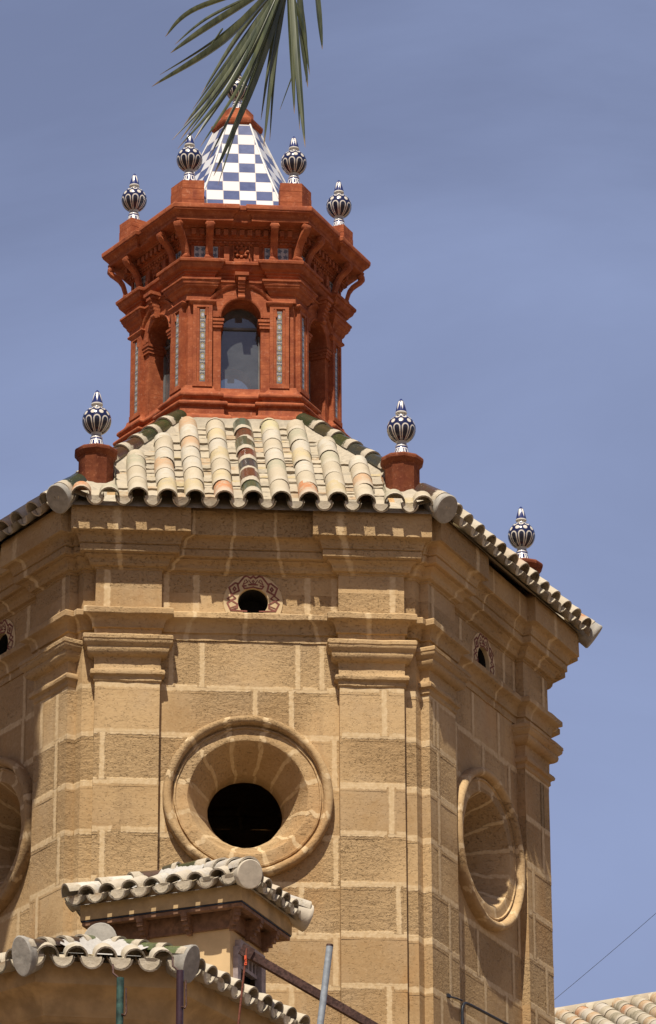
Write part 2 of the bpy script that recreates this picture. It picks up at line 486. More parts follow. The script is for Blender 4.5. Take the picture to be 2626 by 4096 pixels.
# ------------------------------------------------------------------ mesh builder
class MB:
    def __init__(s):
        s.v, s.f, s.fm = [], [], []
        s.a = {}                      # sparse vertex attributes  name -> {index: value}
        s.uv = {}                     # face -> list of uv
    def vert(s, p, **at):
        s.v.append(Vector(p))
        i = len(s.v) - 1
        for k, x in at.items():
            s.a.setdefault(k, {})[i] = x
        return i
    def face(s, idx, mi=0, uv=None):
        s.f.append(tuple(idx)); s.fm.append(mi)
        if uv is not None:
            s.uv[len(s.f) - 1] = uv
    def poly(s, pts, mi=0, uv=None, **at):
        s.face([s.vert(p, **at) for p in pts], mi, uv)
    def box(s, c, sx, sy, sz, ax=None, mi=0, taper=1.0):
        X, Y, Z = ax or (Vector((1, 0, 0)), Vector((0, 1, 0)), Vector((0, 0, 1)))
        c = Vector(c)
        q = []
        for k in (-.5, .5):
            f = taper if k > 0 else 1.0
            for a, b in ((-.5, -.5), (.5, -.5), (.5, .5), (-.5, .5)):
                q.append(s.vert(c + X * sx * a * f + Y * sy * b * f + Z * sz * k))
        for f in ((3, 2, 1, 0), (4, 5, 6, 7), (0, 1, 5, 4), (1, 2, 6, 5), (2, 3, 7, 6), (3, 0, 4, 7)):
            s.face([q[i] for i in f], mi)
    def tube(s, pts, r, n=8, mi=0, cap=True, tt=False):
        pts = [Vector(p) for p in pts]
        rs = r if isinstance(r, (list, tuple)) else [r] * len(pts)
        prev = None
        rings = []
        nrm = None
        for i, p in enumerate(pts):
            d = (pts[min(i + 1, len(pts) - 1)] - pts[max(i - 1, 0)]).normalized()
            if nrm is None:
                nrm = d.orthogonal().normalized()
            else:
                nrm = (nrm - d * nrm.dot(d)).normalized()
            b = d.cross(nrm)
            rings.append([s.vert(p + (nrm * math.cos(2 * math.pi * k / n) + b * math.sin(2 * math.pi * k / n)) * rs[i]) for k in range(n)])
        for a, b in zip(rings, rings[1:]):
            for k in range(n):
                s.face((a[k], a[(k + 1) % n], b[(k + 1) % n], b[k]), mi)
        if cap:
            s.face(rings[0][::-1], mi); s.face(rings[-1], mi)
    def lathe(s, prof, c=(0, 0, 0), n=24, mi=0, axes=None, uvmap=False):
        """prof = [(r, h)]; axes = (X, Y, H)"""
        X, Y, H = axes or (Vector((1, 0, 0)), Vector((0, 1, 0)), Vector((0, 0, 1)))
        c = Vector(c)
        rings = []
        for r, h in prof:
            rings.append([s.vert(c + H * h + (X * math.cos(2 * math.pi * k / n) + Y * math.sin(2 * math.pi * k / n)) * r) for k in range(n)])
        L = len(prof) - 1
        for i, (a, b) in enumerate(zip(rings, rings[1:])):
            for k in range(n):
                uv = None
                if uvmap:
                    v0, v1 = uvmap[i], uvmap[i + 1]
                    uv = [(k / n, v0), ((k + 1) / n, v0), ((k + 1) / n, v1), (k / n, v1)]
                s.face((a[k], a[(k + 1) % n], b[(k + 1) % n], b[k]), mi, uv)
        return rings
    def prism(s, poly, z0, z1, mi=0):
        a = [s.vert((x, y, z0)) for x, y in poly]
        b = [s.vert((x, y, z1)) for x, y in poly]
        n = len(poly)
        for k in range(n):
            s.face((a[k], a[(k + 1) % n], b[(k + 1) % n], b[k]), mi)
        s.face(b, mi); s.face(a[::-1], mi)
    def jitter(s, amp, freq):
        for i, p in enumerate(s.v):
            s.v[i] = p + Vector(mnoise.noise_vector(p * freq)) * amp + Vector(mnoise.noise_vector(p * freq * 4.3)) * amp * 0.4
    def build(s, name, mats, parent=None, smooth=35, off=None):
        me = bpy.data.meshes.new(name)
        o0 = Vector((0, 0, 0))
        if parent is not None and off is None:
            o0 = parent_world(parent)
        elif off is not None:
            o0 = Vector(off)
        me.from_pydata([tuple(p) for p in s.v], [], s.f)
        if not isinstance(mats, (list, tuple)):
            mats = [mats]
        for m in mats:
            me.materials.append(MAT[m])
        me.polygons.foreach_set('material_index', s.fm)
        if s.uv:
            ul = me.uv_layers.new(name='UVMap')
            for fi, uvs in s.uv.items():
                p = me.polygons[fi]
                for k, li in enumerate(p.loop_indices):
                    ul.data[li].uv = uvs[k]
        for nm, d in s.a.items():
            if nm == 'tcol':
                at = me.attributes.new(nm, 'FLOAT_COLOR', 'POINT')
                buf = [0.5, 0.45, 0.35, 1.0] * len(s.v)
                for i, x in d.items():
                    buf[4 * i:4 * i + 3] = x
                at.data.foreach_set('color', buf)
            else:
                at = me.attributes.new(nm, 'FLOAT', 'POINT')
                buf = [0.0] * len(s.v)
                for i, x in d.items():
                    buf[i] = x
                at.data.foreach_set('value', buf)
        me.update()
        if smooth:
            me.polygons.foreach_set('use_smooth', [True] * len(me.polygons))
            me.set_sharp_from_angle(angle=R(smooth))
        o = bpy.data.objects.new(name, me)
        COL.objects.link(o)
        if parent is not None:
            o.parent = parent
        if parent is not None or off is not None:
            if off is None:
                o.location = -o0                # vertices are in world coordinates
            else:
                pass
        return o

def parent_world(p):
    l = Vector((0, 0, 0))
    while p is not None:
        l += p.location
        p = p.parent
    return l
def tag(o, label=None, cat=None, group=None, kind=None):
    for k, x in (('label', label), ('category', cat), ('group', group), ('kind', kind)):
        if x:
            o[k] = x
    return o
def thing(name, loc, label, cat, group=None):
    o = bpy.data.objects.new(name, None)
    o.empty_display_size = 0.2
    o.location = loc
    COL.objects.link(o)
    return tag(o, label, cat, group)

# ------------------------------------------------------------------ hexagon helpers
S3 = math.sqrt(3) / 2
FN, FT = [], []
for k in range(6):                       # 0 = front, 1 = right, ... 5 = left
    th = R(-90 + 60 * k)
    FN.append(Vector((math.cos(th), math.sin(th), 0)))
    FT.append(Vector((-math.sin(th), math.cos(th), 0)))
Z = Vector((0, 0, 1))
def P(f, u, ap, z):
    return FN[f] * ap + FT[f] * u + Z * z
def plan_notched(a, d, A, B):
    def fn(o):
        h = (a + o) / math.sqrt(3)
        AO = min(A + o, h - 0.012)
        BO = B - o
        return [(-h, a + o), (-AO, a + o), (-AO, a + d + o), (-BO, a + d + o), (-BO, a + o),
                (BO, a + o), (BO, a + d + o), (AO, a + d + o), (AO, a + o)]
    return fn, 4
def plan_mitred(a, d, B, k=1.0):
    def fn(o):
        h = (a + d + o) / math.sqrt(3)
        BO = max(B - k * o, 0.012)
        return [(-h, a + d + o), (-BO, a + d + o), (-BO, a + o), (BO, a + o), (BO, a + d + o)]
    return fn, 2
def plan_plain(a):
    return (lambda o: [(-(a + o) / math.sqrt(3), a + o)]), 0
def hexloft(mb, plan, prof, step=0.14, skip=None, mi=0, cap_top=False, cap_bot=False):
    fn, _ = plan
    ref = fn(0.0)
    n = len(ref)
    nxt = lambda pts, i: pts[i + 1] if i + 1 < n else (-pts[0][0], pts[0][1])
    subs = [max(1, int(round(math.dist(ref[i], nxt(ref, i)) / step))) for i in range(n)]
    rings, tags_ = [], None
    for o, z in prof:
        pts = fn(o)
        ring, tg = [], []
        for f in range(6):
            for i in range(n):
                p, q = pts[i], nxt(pts, i)
                for s_ in range(subs[i]):
                    t = s_ / subs[i]
                    ring.append(mb.vert(P(f, p[0] + (q[0] - p[0]) * t, p[1] + (q[1] - p[1]) * t, z)))
                    tg.append((f, i))
        rings.append(ring); tags_ = tg
    N = len(rings[0])
    for k in range(len(rings) - 1):
        for i in range(N):
            if skip and skip(k, *tags_[i]):
                continue
            a, b = rings[k], rings[k + 1]
            j = (i + 1) % N
            mb.face((a[i], a[j], b[j], b[i]), mi)
    if cap_top:
        mb.face(rings[-1], mi)
    if cap_bot:
        mb.face(rings[0][::-1], mi)
    return rings
def panel_hole(mb, f, ap, u0, u1, z0, z1, cu, cz, r, hs, n=48, mi=0):
    inner = [mb.vert(P(f, cu + r * math.cos(2 * math.pi * k / n), ap, cz + r * math.sin(2 * math.pi * k / n))) for k in range(n)]
    outer = []
    for k in range(n):
        c, s = math.cos(2 * math.pi * k / n), math.sin(2 * math.pi * k / n)
        m = hs / max(abs(c), abs(s))
        outer.append(mb.vert(P(f, cu + m * c, ap, cz + m * s)))
    for k in range(n):
        j = (k + 1) % n
        mb.face((inner[k], outer[k], outer[j], inner[j]), mi)
    def rect(a, b, c, d):
        nu = max(1, int((b - a) / 0.25)); nz_ = max(1, int((d - c) / 0.5))
        for i in range(nu):
            for j in range(nz_):
                ua, ub = a + (b - a) * i / nu, a + (b - a) * (i + 1) / nu
                za, zb = c + (d - c) * j / nz_, c + (d - c) * (j + 1) / nz_
                mb.poly([P(f, ua, ap, za), P(f, ub, ap, za), P(f, ub, ap, zb), P(f, ua, ap, zb)], mi)
    if z0 < cz - hs: rect(u0, u1, z0, cz - hs)
    if z1 > cz + hs: rect(u0, u1, cz + hs, z1)
    if u0 < cu - hs: rect(u0, cu - hs, cz - hs, cz + hs)
    if u1 > cu + hs: rect(cu + hs, u1, cz - hs, cz + hs)
    return inner
def joint(mb, p0, p1, nrm, wd=0.05, off=0.0013):
    """a mortar joint lying on the wall: its attribute m fades from the middle to both edges"""
    p0, p1 = Vector(p0), Vector(p1)
    d = (p1 - p0).normalized()
    s = d.cross(nrm).normalized() * wd
    n = max(1, int((p1 - p0).length / 0.3))
    for i in range(n):
        a = p0 + (p1 - p0) * (i / n) + nrm * off
        b = p0 + (p1 - p0) * ((i + 1) / n) + nrm * off
        q = [mb.vert(a - s, m=0.0), mb.vert(b - s, m=0.0), mb.vert(a, m=1.0), mb.vert(b, m=1.0), mb.vert(a + s, m=0.0), mb.vert(b + s, m=0.0)]
        for fc in ((q[0], q[1], q[3], q[2]), (q[2], q[3], q[5], q[4])):
            e = [mb.v[x] for x in fc]
            nn = (e[1] - e[0]).cross(e[2] - e[0])
            mb.face(fc if nn.dot(nrm) > 0 else fc[::-1])

# ------------------------------------------------------------------ ground
g = MB()
g.poly([(-900, -900, GROUND), (900, -900, GROUND), (900, 900, GROUND), (-900, 900, GROUND)])
tag(g.build('ground', 'ground', None, 0), kind='structure')

# ------------------------------------------------------------------ stone tower
tower = thing('hexagonal_tower', (0, 0, GROUND),
              'large hexagonal sandstone tower with round windows and a tiled roof, carrying the red lantern', 'tower')
DA, DD, DPA, DPB = 2.572, 0.082, 1.375, 0.80
dplan = plan_notched(DA, DD, DPA, DPB)
VIS = (0, 1, 5)
ZW = -1.90
OCU, OCZ, OCR = -0.01, -3.37, 0.60
# shaft
wall = MB()
prof = [(0, GROUND)] + [(0, z) for z in (-14, -11, -9, -7.5, -6.5, -5.8, -5.3, -4.8, -4.3, -3.8, -3.3, -2.8, -2.35, ZW)]
hexloft(wall, dplan, prof, 0.2, skip=lambda k, f, i: i == 4 and f in VIS)
wall.jitter(0.0035, 5.0)
for f in VIS:
    panel_hole(wall, f, DA, -DPB, DPB, GROUND, ZW, OCU, OCZ, OCR, 0.66)
COURSE = [-2.35 - 0.4555 * k for k in range(0, 9)]
rj = random.Random(3)
for f in VIS:
    n, t_ = FN[f], FT[f]
    for s in (-1, 1):
        for z in COURSE:
            zz = z + rj.uniform(-.012, .012)
            joint(wall, P(f, s * DPB, DA + DD, zz), P(f, s * DPA, DA + DD, zz), n)
            joint(wall, P(f, s * DPA, DA, zz), P(f, s * (DA / math.sqrt(3)), DA, zz), n)
            joint(wall, P(f, s * DPA, DA, zz), P(f, s * DPA, DA + DD, zz), t_ * s)
    for k, z in enumerate(COURSE):
        zz = z + rj.uniform(-.015, .015)
        segs = [(-DPB, DPB)]
        if abs(zz - OCZ) < 0.745:
            x = math.sqrt(0.745 ** 2 - (zz - OCZ) ** 2)
            segs = [(-DPB, OCU - x), (OCU + x, DPB)]
        for a, b in segs:
            if b - a > 0.03:
                joint(wall, P(f, a, DA, zz), P(f, b, DA, zz), n)
front_pil = [(1.196, 0), (1.252, 2), (1.306, 4), (1.216, 6), (-1.299, 1), (-1.284, 3), (-1.30, 5)]
front_wall = [(-.422, -1), (.433, -1), (.65, -1), (-.70, -1), (.054, 0), (.376, 0), (.757, 1), (-.76, 2), (.765, 3), (.461, 4), (.76, 5), (.375, 6), (-.5, 5)]
def vjoint(f, u, k, ap, circ=True):
    z1 = COURSE[k] - 0.01 if k >= 0 else ZW - 0.01
    z0 = COURSE[k + 1] + 0.01
    if circ and abs(u - OCU) < 0.745:
        x = math.sqrt(0.745 ** 2 - (u - OCU) ** 2)
        if z1 > OCZ + x > z0: z0 = OCZ + x
        elif z0 < OCZ - x < z1: z1 = OCZ - x
        elif abs((z0 + z1) / 2 - OCZ) < x: return
    joint(wall, P(f, u, ap, z0), P(f, u, ap, z1), FN[f], 0.042, 0.0026)
for u, k in front_pil: vjoint(0, u, k, DA + DD, False)
for u, k in front_wall: vjoint(0, u, k, DA)
for f in (1, 5):
    for k in range(-1, 7):
        vjoint(f, rj.choice((-1.28, -1.2, -1.0)), max(k, 0), DA + DD, False)
        vjoint(f, rj.choice((1.28, .93, 1.2)), max(k, 0), DA + DD, False)
        for u in ((-.62, -.1, .5) if k < 1 or k > 3 else (-.765, .765)):
            vjoint(f, u + rj.uniform(-.12, .12) * (abs(u) < .7), k, DA)
wall.build('wall', 'stone', tower)

# string course, frieze, cornice (each its own ring of stone)
def curve(o0, z0, o1, z1, n=4, bulge=0.0):
    out_ = []
    for i in range(n + 1):
        t = i / n
        o = o0 + (o1 - o0) * t
        z = z0 + (z1 - z0) * t
        px_, pz_ = (z1 - z0), -(o1 - o0)
        L = math.hypot(px_, pz_) or 1
        k = bulge * math.sin(math.pi * t)
        out_.append((o + px_ / L * k, z + pz_ / L * k))
    return out_
def mark(mb, rings, seed):
    """mortar joints across a moulding"""
    rnd = random.Random(seed)
    n = len(rings[0])
    i = rnd.randint(3, 9)
    mb.a.setdefault('m', {})
    while i < n:
        for r_ in rings:
            mb.a['m'][r_[i]] = 0.78
        i += rnd.randint(11, 20)
FZ0, FZ1 = -1.662, -1.262
sc = MB()
prof = [(0.0, ZW), (0.012, ZW), (0.012, -1.835), (0.032, -1.83), (0.032, -1.812)] + curve(0.032, -1.808, 0.105, -1.722, 5, -0.022) + \
       [(0.112, -1.715), (0.112, -1.668), (0.10, -1.655), (0.008, -1.645)]
mark(sc, hexloft(sc, dplan, prof, 0.045), 1)
sc.jitter(0.0065, 7.0)
sc.build('string_course', 'stone', tower)

fr = MB()
hexloft(fr, dplan, [(0.008, FZ0 + .01), (0.008, -1.52), (0.008, -1.40), (0.008, FZ1)], 0.16, skip=lambda k, f, i: i == 4 and f in VIS)
fr.jitter(0.003, 6)
VU, VZ, VR = 0.03, -1.515, 0.136
for f in VIS:
    panel_hole(fr, f, DA + .008, -DPB, DPB, FZ0 - .02, FZ1, VU, VZ, VR + .02, 0.245)
    for u in (-.48, .52, -.75, .76):
        joint(fr, P(f, u, DA + .008, FZ0), P(f, u, DA + .008, FZ1), FN[f], 0.05)
    for u in (-1.28, 1.28):
        joint(fr, P(f, u, DA + DD + .008, FZ0), P(f, u, DA + DD + .008, FZ1), FN[f], 0.05)
fr.build('frieze', 'stone', tower)

co = MB()
prof = [(0.008, FZ1 - .005), (0.02, FZ1), (0.02, -1.250), (0.055, -1.242), (0.065, -1.225)] + curve(0.068, -1.222, 0.105, -1.168, 4, -0.012) + \
       [(0.115, -1.16), (0.115, -1.15), (0.15, -1.148), (0.158, -1.14), (0.158, -1.085), (0.15, -1.075), (0.168, -1.07), (0.168, -1.05)] + \
       curve(0.172, -1.047, 0.238, -0.982, 5, -0.022) + [(0.252, -0.975), (0.252, -0.80), (0.25, -0.74), (0.22, -0.70), (0.12, -0.63), (0.06, -0.57), (0.0, -0.49), (-0.06, -0.44)]
mark(co, hexloft(co, dplan, prof, 0.045), 2)
co.jitter(0.003, 5.0)
co.build('cornice', 'stone', tower)

# pilaster capitals
def capital(f, s):
    mb = MB()
    uc, hw = s * (DPA + DPB) / 2, (DPA - DPB) / 2
    prof = [(0.0, -2.34), (0.012, -2.325), (0.012, -2.29), (0.022, -2.28), (0.04, -2.272), (0.045, -2.25), (0.036, -2.228), (0.012, -2.222), (0.006, -2.21), (0.006, -2.115)] + \
           [(0.012, -2.105)] + curve(0.03, -2.10, 0.075, -2.04, 5, 0.012) + [(0.07, -2.025), (0.082, -2.015)] + curve(0.085, -2.01, 0.105, -1.965, 3, 0.008) + \
           [(0.112, -1.96), (0.112, -1.93), (0.10, -1.918), (0.0, -1.912)]
    rings = []
    for o, z in prof:
        o += 0.002
        pts = [(uc - hw - o, DA - .01), (uc - hw - o, DA + DD + o), (uc + hw + o, DA + DD + o), (uc + hw + o, DA - .01)]
        ring = []
        for i in range(3):
            p, q = pts[i], pts[i + 1]
            n = (2, 8, 2)[i]
            for k in range(n):
                t = k / n
                ring.append(mb.vert(P(f, p[0] + (q[0] - p[0]) * t, p[1] + (q[1] - p[1]) * t, z)))
        ring.append(mb.vert(P(f, *pts[3], z)))
        rings.append(ring)
    for a, b in zip(rings, rings[1:]):
        for i in range(len(a) - 1):
            mb.face((a[i], a[i + 1], b[i + 1], b[i]))
    mb.face(rings[-1])
    mb.jitter(0.006, 8)
    mb.build('capital', 'stone', tower)
for f in VIS:
    for s in (-1, 1):
        capital(f, s)

# round windows
def oculus(f):
    mb = MB()
    prof = [(0.752, 0.0), (0.752, 0.035)] + [(0.712 + 0.04 * math.cos(t), 0.055 + 0.045 * math.sin(t)) for t in [R(a) for a in range(0, 200, 25)]] + \
           [(0.668, 0.022), (0.655, 0.018), (0.652, 0.040), (0.638, 0.044), (0.632, 0.03), (0.615, 0.03), (0.575, 0.03), (0.545, 0.033), (0.53, 0.028), (0.52, 0.012), (0.478, -0.08), (0.435, -0.17), (0.39, -0.26), (0.345, -0.355), (0.34, -0.38), (0.34, -0.55)]
    c = P(f, OCU, DA, OCZ)
    rings = mb.lathe(prof, c, 144, axes=(FT[f], Z, FN[f]))
    mb.a['m'] = {}
    for ring in rings[1:]:
        for k in range(12):
            i0 = k * 12 + 6 + rj.choice((0, 0, 1))
            mb.a['m'][ring[i0]] = 1.0
            mb.a['m'][ring[i0 - 1]] = 0.35
            mb.a['m'][ring[i0 + 1]] = 0.35
    mb.jitter(0.006, 6)
    mb.build('oculus_frame', 'stone', tower)
for f in VIS:
    oculus(f)

# small round vents with a painted sgraffito surround
def vent(f):
    mb = MB()
    ap = DA + 0.012
    c = P(f, VU, ap, VZ)
    n = 48
    prof = [(0.268, -0.006), (0.266, 0.004), (VR + .004, 0.004), (VR, 0.0), (VR - .002, -0.035)]
    mb.lathe(prof, c, n, 0, (FT[f], Z, FN[f]))
    mb.lathe([(VR - .002, -0.035), (VR - .002, -0.30)], c, n, 2, (FT[f], Z, FN[f]))  # lining coloured near-black so the hole reads as deep shade
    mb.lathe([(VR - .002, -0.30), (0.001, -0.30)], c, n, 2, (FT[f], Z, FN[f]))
    k_ = 0.000645
    def stroke(pts, wd, closed=False):
        pts = [((x - 740) * k_, -(y - 535) * k_ / 0.925) for x, y in pts]
        if closed: pts = pts + [pts[0]]
        for (x0, y0), (x1, y1) in zip(pts, pts[1:]):
            L = math.hypot(x1 - x0, y1 - y0)
            ex, ey = (x1 - x0) / L * wd * .4, (y1 - y0) / L * wd * .4
            nx, ny = -(y1 - y0) / L * wd / 2, (x1 - x0) / L * wd / 2
            q = [(x0 - ex + nx, y0 - ey + ny), (x0 - ex - nx, y0 - ey - ny), (x1 + ex - nx, y1 + ey - ny), (x1 + ex + nx, y1 + ey + ny)]
            jz = 0.0065 + random.uniform(0, 0.0015)
            mb.poly([c + FT[f] * x + Z * y + FN[f] * jz for x, y in q], 1)
    W_ = 0.0165
    for sx in (1, -1):
        m = lambda pts: [(740 + (x - 740) * sx, y) for x, y in pts]
        stroke(m([(740, 180), (775, 210), (825, 180), (865, 190), (945, 290), (990, 280), (1075, 345), (1040, 440), (935, 385), (960, 290)]), W_)
        stroke(m([(1040, 440), (985, 490), (1050, 520), (1100, 500), (1040, 455)]), W_ * .75)
        stroke(m([(1050, 525), (1100, 560), (1050, 660), (960, 620), (960, 570), (1030, 530)]), W_ * .85)
        stroke(m([(1050, 660), (830, 668)]), W_ * .8)
        stroke(m([(1000, 335), (1020, 365), (1000, 390), (980, 360)]), W_ * .8, True)
        stroke(m([(960, 590), (1050, 625)]), W_ * .6)
        stroke(m([(740, 330), (800, 345), (860, 355), (885, 320), (840, 315)]), W_ * .9)
        stroke(m([(840, 230), (815, 260), (880, 300), (855, 240)]), W_ * .5)
        stroke(m([(800, 240), (760, 290)]), W_ * .5)
    stroke([(680, 300), (800, 300), (740, 285)], W_ * .8, True)
    stroke([(740, 235), (755, 252), (740, 268), (725, 252)], W_ * .5, True)
    mb.build('painted_vent', ['vent_plaster', 'vent_red', 'dark'], tower)
MAT['vent_plaster'] = plain('ochre_plaster', (0.56, 0.42, 0.24), 0.92, 0, 0.12, 12, 0.2, 0.1)
MAT['vent_red'] = plain('oxide_red_paint', (0.21, 0.08, 0.06), 0.9, 0, 0.35, 30, 0.1, 0.1)
for f in VIS:
    vent(f)

# ------------------------------------------------------------------ clay tile roofs
CLAYS = [(0.60, 0.51, 0.36)] * 8 + [(0.62, 0.50, 0.29)] * 4 + [(0.58, 0.38, 0.22)] * 2 + [(0.58, 0.26, 0.12)] + [(0.50, 0.46, 0.32)] * 2 + [(0.64, 0.58, 0.46)] * 6 + [(0.60, 0.53, 0.30)] + [(0.52, 0.43, 0.31)] * 2
GLAZE = [(0.075, 0.082, 0.038), (0.115, 0.045, 0.020), (0.045, 0.042, 0.040), (0.125, 0.040, 0.020), (0.080, 0.082, 0.045), (0.115, 0.046, 0.022), (0.085, 0.105, 0.070)]
GREENS = [(0.045, 0.05, 0.016), (0.055, 0.045, 0.02), (0.035, 0.042, 0.018), (0.07, 0.035, 0.018), (0.04, 0.04, 0.028)]
def half_tile(mb, o, ax, r0, r1, L, th, col, n=8, concave=False, lip=True, inner=False, mi=0, span=180, t0=0.0):
    """one tapered barrel tile: o = middle of its lower end at base level; ax = (side, along, normal)"""
    X, Y, N_ = ax
    sg = -1 if concave else 1
    a0 = (180 - span) / 2
    def arc(r, y, dr=0.0, **at):
        out_ = []
        for k in range(n + 1):
            a = R(a0 + span * k / n)
            out_.append(mb.vert(o + Y * y + (X * math.cos(a) + N_ * (sg * math.sin(a))) * (r + dr), tcol=col, **at))
        return out_
    def strip(a, b, flip=False):
        for k in range(n):
            q = (a[k], b[k], b[k + 1], a[k + 1])
            mb.face(q[::-1] if flip else q, mi)
    lo = arc(r0, 0, tt=t0)
    mid = arc(r0 + (r1 - r0) * .5, L * .5, tt=0.5)
    hi = arc(r1, L, tt=1.0)
    strip(lo, mid, True); strip(mid, hi, True)
    if lip:
        li = arc(r0, 0, -th, tt=0.0)
        strip(li, lo, True)
        if inner:
            ii = arc(r1, L * 0.9, -th, tt=0.2)
            strip(li, ii)
            mb.face(hi, mi)
def tile_field(mb, mbg, O, U, S, N_, cols, smax, smin=0.0, row=0.33, pitch=0.256, r=0.104, rnd=None, glazed=(), pan_k=0.315, clay=CLAYS):
    """columns of cover tiles with pans between; O = eave middle at pan level"""
    rnd = rnd or random
    ax = (U, S, N_)
    for ci, u in enumerate(cols):
        smx = smax(u)
        j, s = 0, smin
        gl = ci in glazed
        while s < smx - 0.03:
            L = min(row + 0.07, smx - s + .02)
            col = Vector(GLAZE[j % len(GLAZE)]) if gl else Vector(rnd.choice(clay)) * rnd.uniform(.93, 1.06)
            tilt = 0.004
            Nj = (N_ + S * tilt * -1).normalized()
            Sj = (S + N_ * -tilt + U * rnd.uniform(-.014, .014)).normalized()
            o = O + U * (u + rnd.uniform(-.005, .005)) + S * (s + rnd.uniform(-.012, .012)) + N_ * (0.055 + rnd.uniform(-.003, .006))
            half_tile(mbg if gl else mb, o, (U, Sj, Nj), r * rnd.uniform(.97, 1.04), r * .965, L, 0.014 if j == 0 else 0.004, tuple(col), 9, inner=(j == 0))
            s += row * rnd.uniform(.93, 1.07); j += 1
    # pans
    for ci in range(len(cols) + 1):
        u = (cols[ci - 1] + pitch / 2) if ci > 0 else cols[0] - pitch / 2
        smx = min(smax(u), 99)
        j, s = 0, smin - 0.05
        while s < smx - 0.03:
            L = min(row + 0.05, smx - s + .02)
            col = Vector(rnd.choice(clay)) * rnd.uniform(.8, 1.0)
            o = O + U * u + S * s + N_ * (0.055 + 0.012)
            half_tile(mb, o, (U, (S + N_ * -.03).normalized(), N_), pan_k * pitch, (pan_k - .03) * pitch, L, 0.014, tuple(col), 8, True, True, False, 0, 170)
            # rough mortar bed filling the channel
            kt = -0.022 + rnd.uniform(-.014, .012)
            w0 = pitch / 2 - r * 0.78
            pr = pan_k * pitch - .010
            tn_ = S.z / math.sqrt(1 - S.z ** 2)
            y0_ = 0.012 + (kt + pr) * tn_ if j == 0 else -0.02
            mc_ = tuple(Vector((0.55, 0.47, 0.345)) * rnd.uniform(.85, 1.08))
            first = None
            yy_ = y0_
            while yy_ < L - .01:
                ln_ = min(rnd.uniform(.06, .17), L - yy_)
                hh_ = (-0.002 if (first is None and j == 0) else kt) + rnd.uniform(-.016, .012)
                cc_ = tuple(Vector(rnd.choice(((0.55, 0.47, 0.345),) * 5 + ((0.54, 0.43, 0.24), (0.50, 0.36, 0.22), (0.46, 0.40, 0.30)))) * rnd.uniform(.85, 1.08))
                pts_ = [[mb.vert(o + U * (a_ + rnd.uniform(-.006, .006)) + S * y_ + N_ * (hh_ + b_), tcol=cc_, tt=0.5) for a_, b_ in ((-w0, .002), (0, rnd.uniform(-.006, .010)), (w0, .004))] for y_ in (yy_, yy_ + ln_ - rnd.uniform(.004, .014))]
                for z_ in range(2):
                    mb.face((pts_[0][z_], pts_[0][z_ + 1], pts_[1][z_ + 1], pts_[1][z_]))
                lowv = [mb.vert(mb.v[x_] - N_ * .03, tcol=cc_, tt=0.5) for x_ in pts_[0]]
                for z_ in range(2):
                    mb.face((lowv[z_], lowv[z_ + 1], pts_[0][z_ + 1], pts_[0][z_]))
                if first is None:
                    first = [pts_[0][0], pts_[0][1], pts_[0][2]]
                yy_ += ln_
            if j == 0:       # stopped end of the eave pan
                e = [o + S * (0.012 + (1 - math.sin(R(t))) * pr * tn_ + rnd.uniform(-.004, .004)) + (U * math.cos(R(t)) - N_ * math.sin(R(t))) * pr * rnd.uniform(.95, 1.0) for t in range(0, 181, 20)]
                ids = [mb.vert(p, tcol=tuple(Vector((0.74, 0.64, 0.48)) * rnd.uniform(.85, 1.08)), tt=0.6) for p in e]
                mb.face([first[2]] + ids + [first[0], first[1]])
            s += row * rnd.uniform(.95, 1.05); j += 1

# main roof of the tower
EAP, EZ = 2.972, -0.745              # eave line: apothem and height of the tile bed
SL = math.atan(0.853)
TAP = 1.10
RL = (EAP - TAP) / math.cos(SL)
rf, rg, rm = MB(), MB(), MB()
pitch = 0.256
rr = random.Random(11)
for f in range(6):
    U = FT[f]
    S = (FN[f] * -math.cos(SL) + Z * math.sin(SL)).normalized()
    N_ = (FN[f] * math.sin(SL) + Z * math.cos(SL)).normalized()
    O = P(f, 0, EAP, EZ)
    def smax(u):
        ap = (abs(u) + 0.15) * math.sqrt(3)
        return 0.13 if abs(u) > 1.2 else max(0.24, min(RL - 0.10, (EAP - ap) / math.cos(SL) - 0.02))
    cols = [i * pitch for i in range(-6, 7)]
    if f in VIS:
        tile_field(rf, rg, O, U, S, N_, cols, smax, 0.0, 0.335, pitch, 0.092, rr, glazed=(6,) if f == 0 else ())
    # tile bed / mortar skin
    h0, h1 = EAP / math.sqrt(3), TAP / math.sqrt(3)
    nseg = 24
    for i in range(nseg):
        for j in range(16):
            def q(a, b):
                t = b / 16
                hh = h0 + (h1 - h0) * t
                u = -hh + 2 * hh * a / nseg
                pt = O + U * u + S * (RL * t) + N_ * -0.03
                return pt
            rm.poly([q(i, j), q(i + 1, j), q(i + 1, j + 1), q(i, j + 1)], 0)
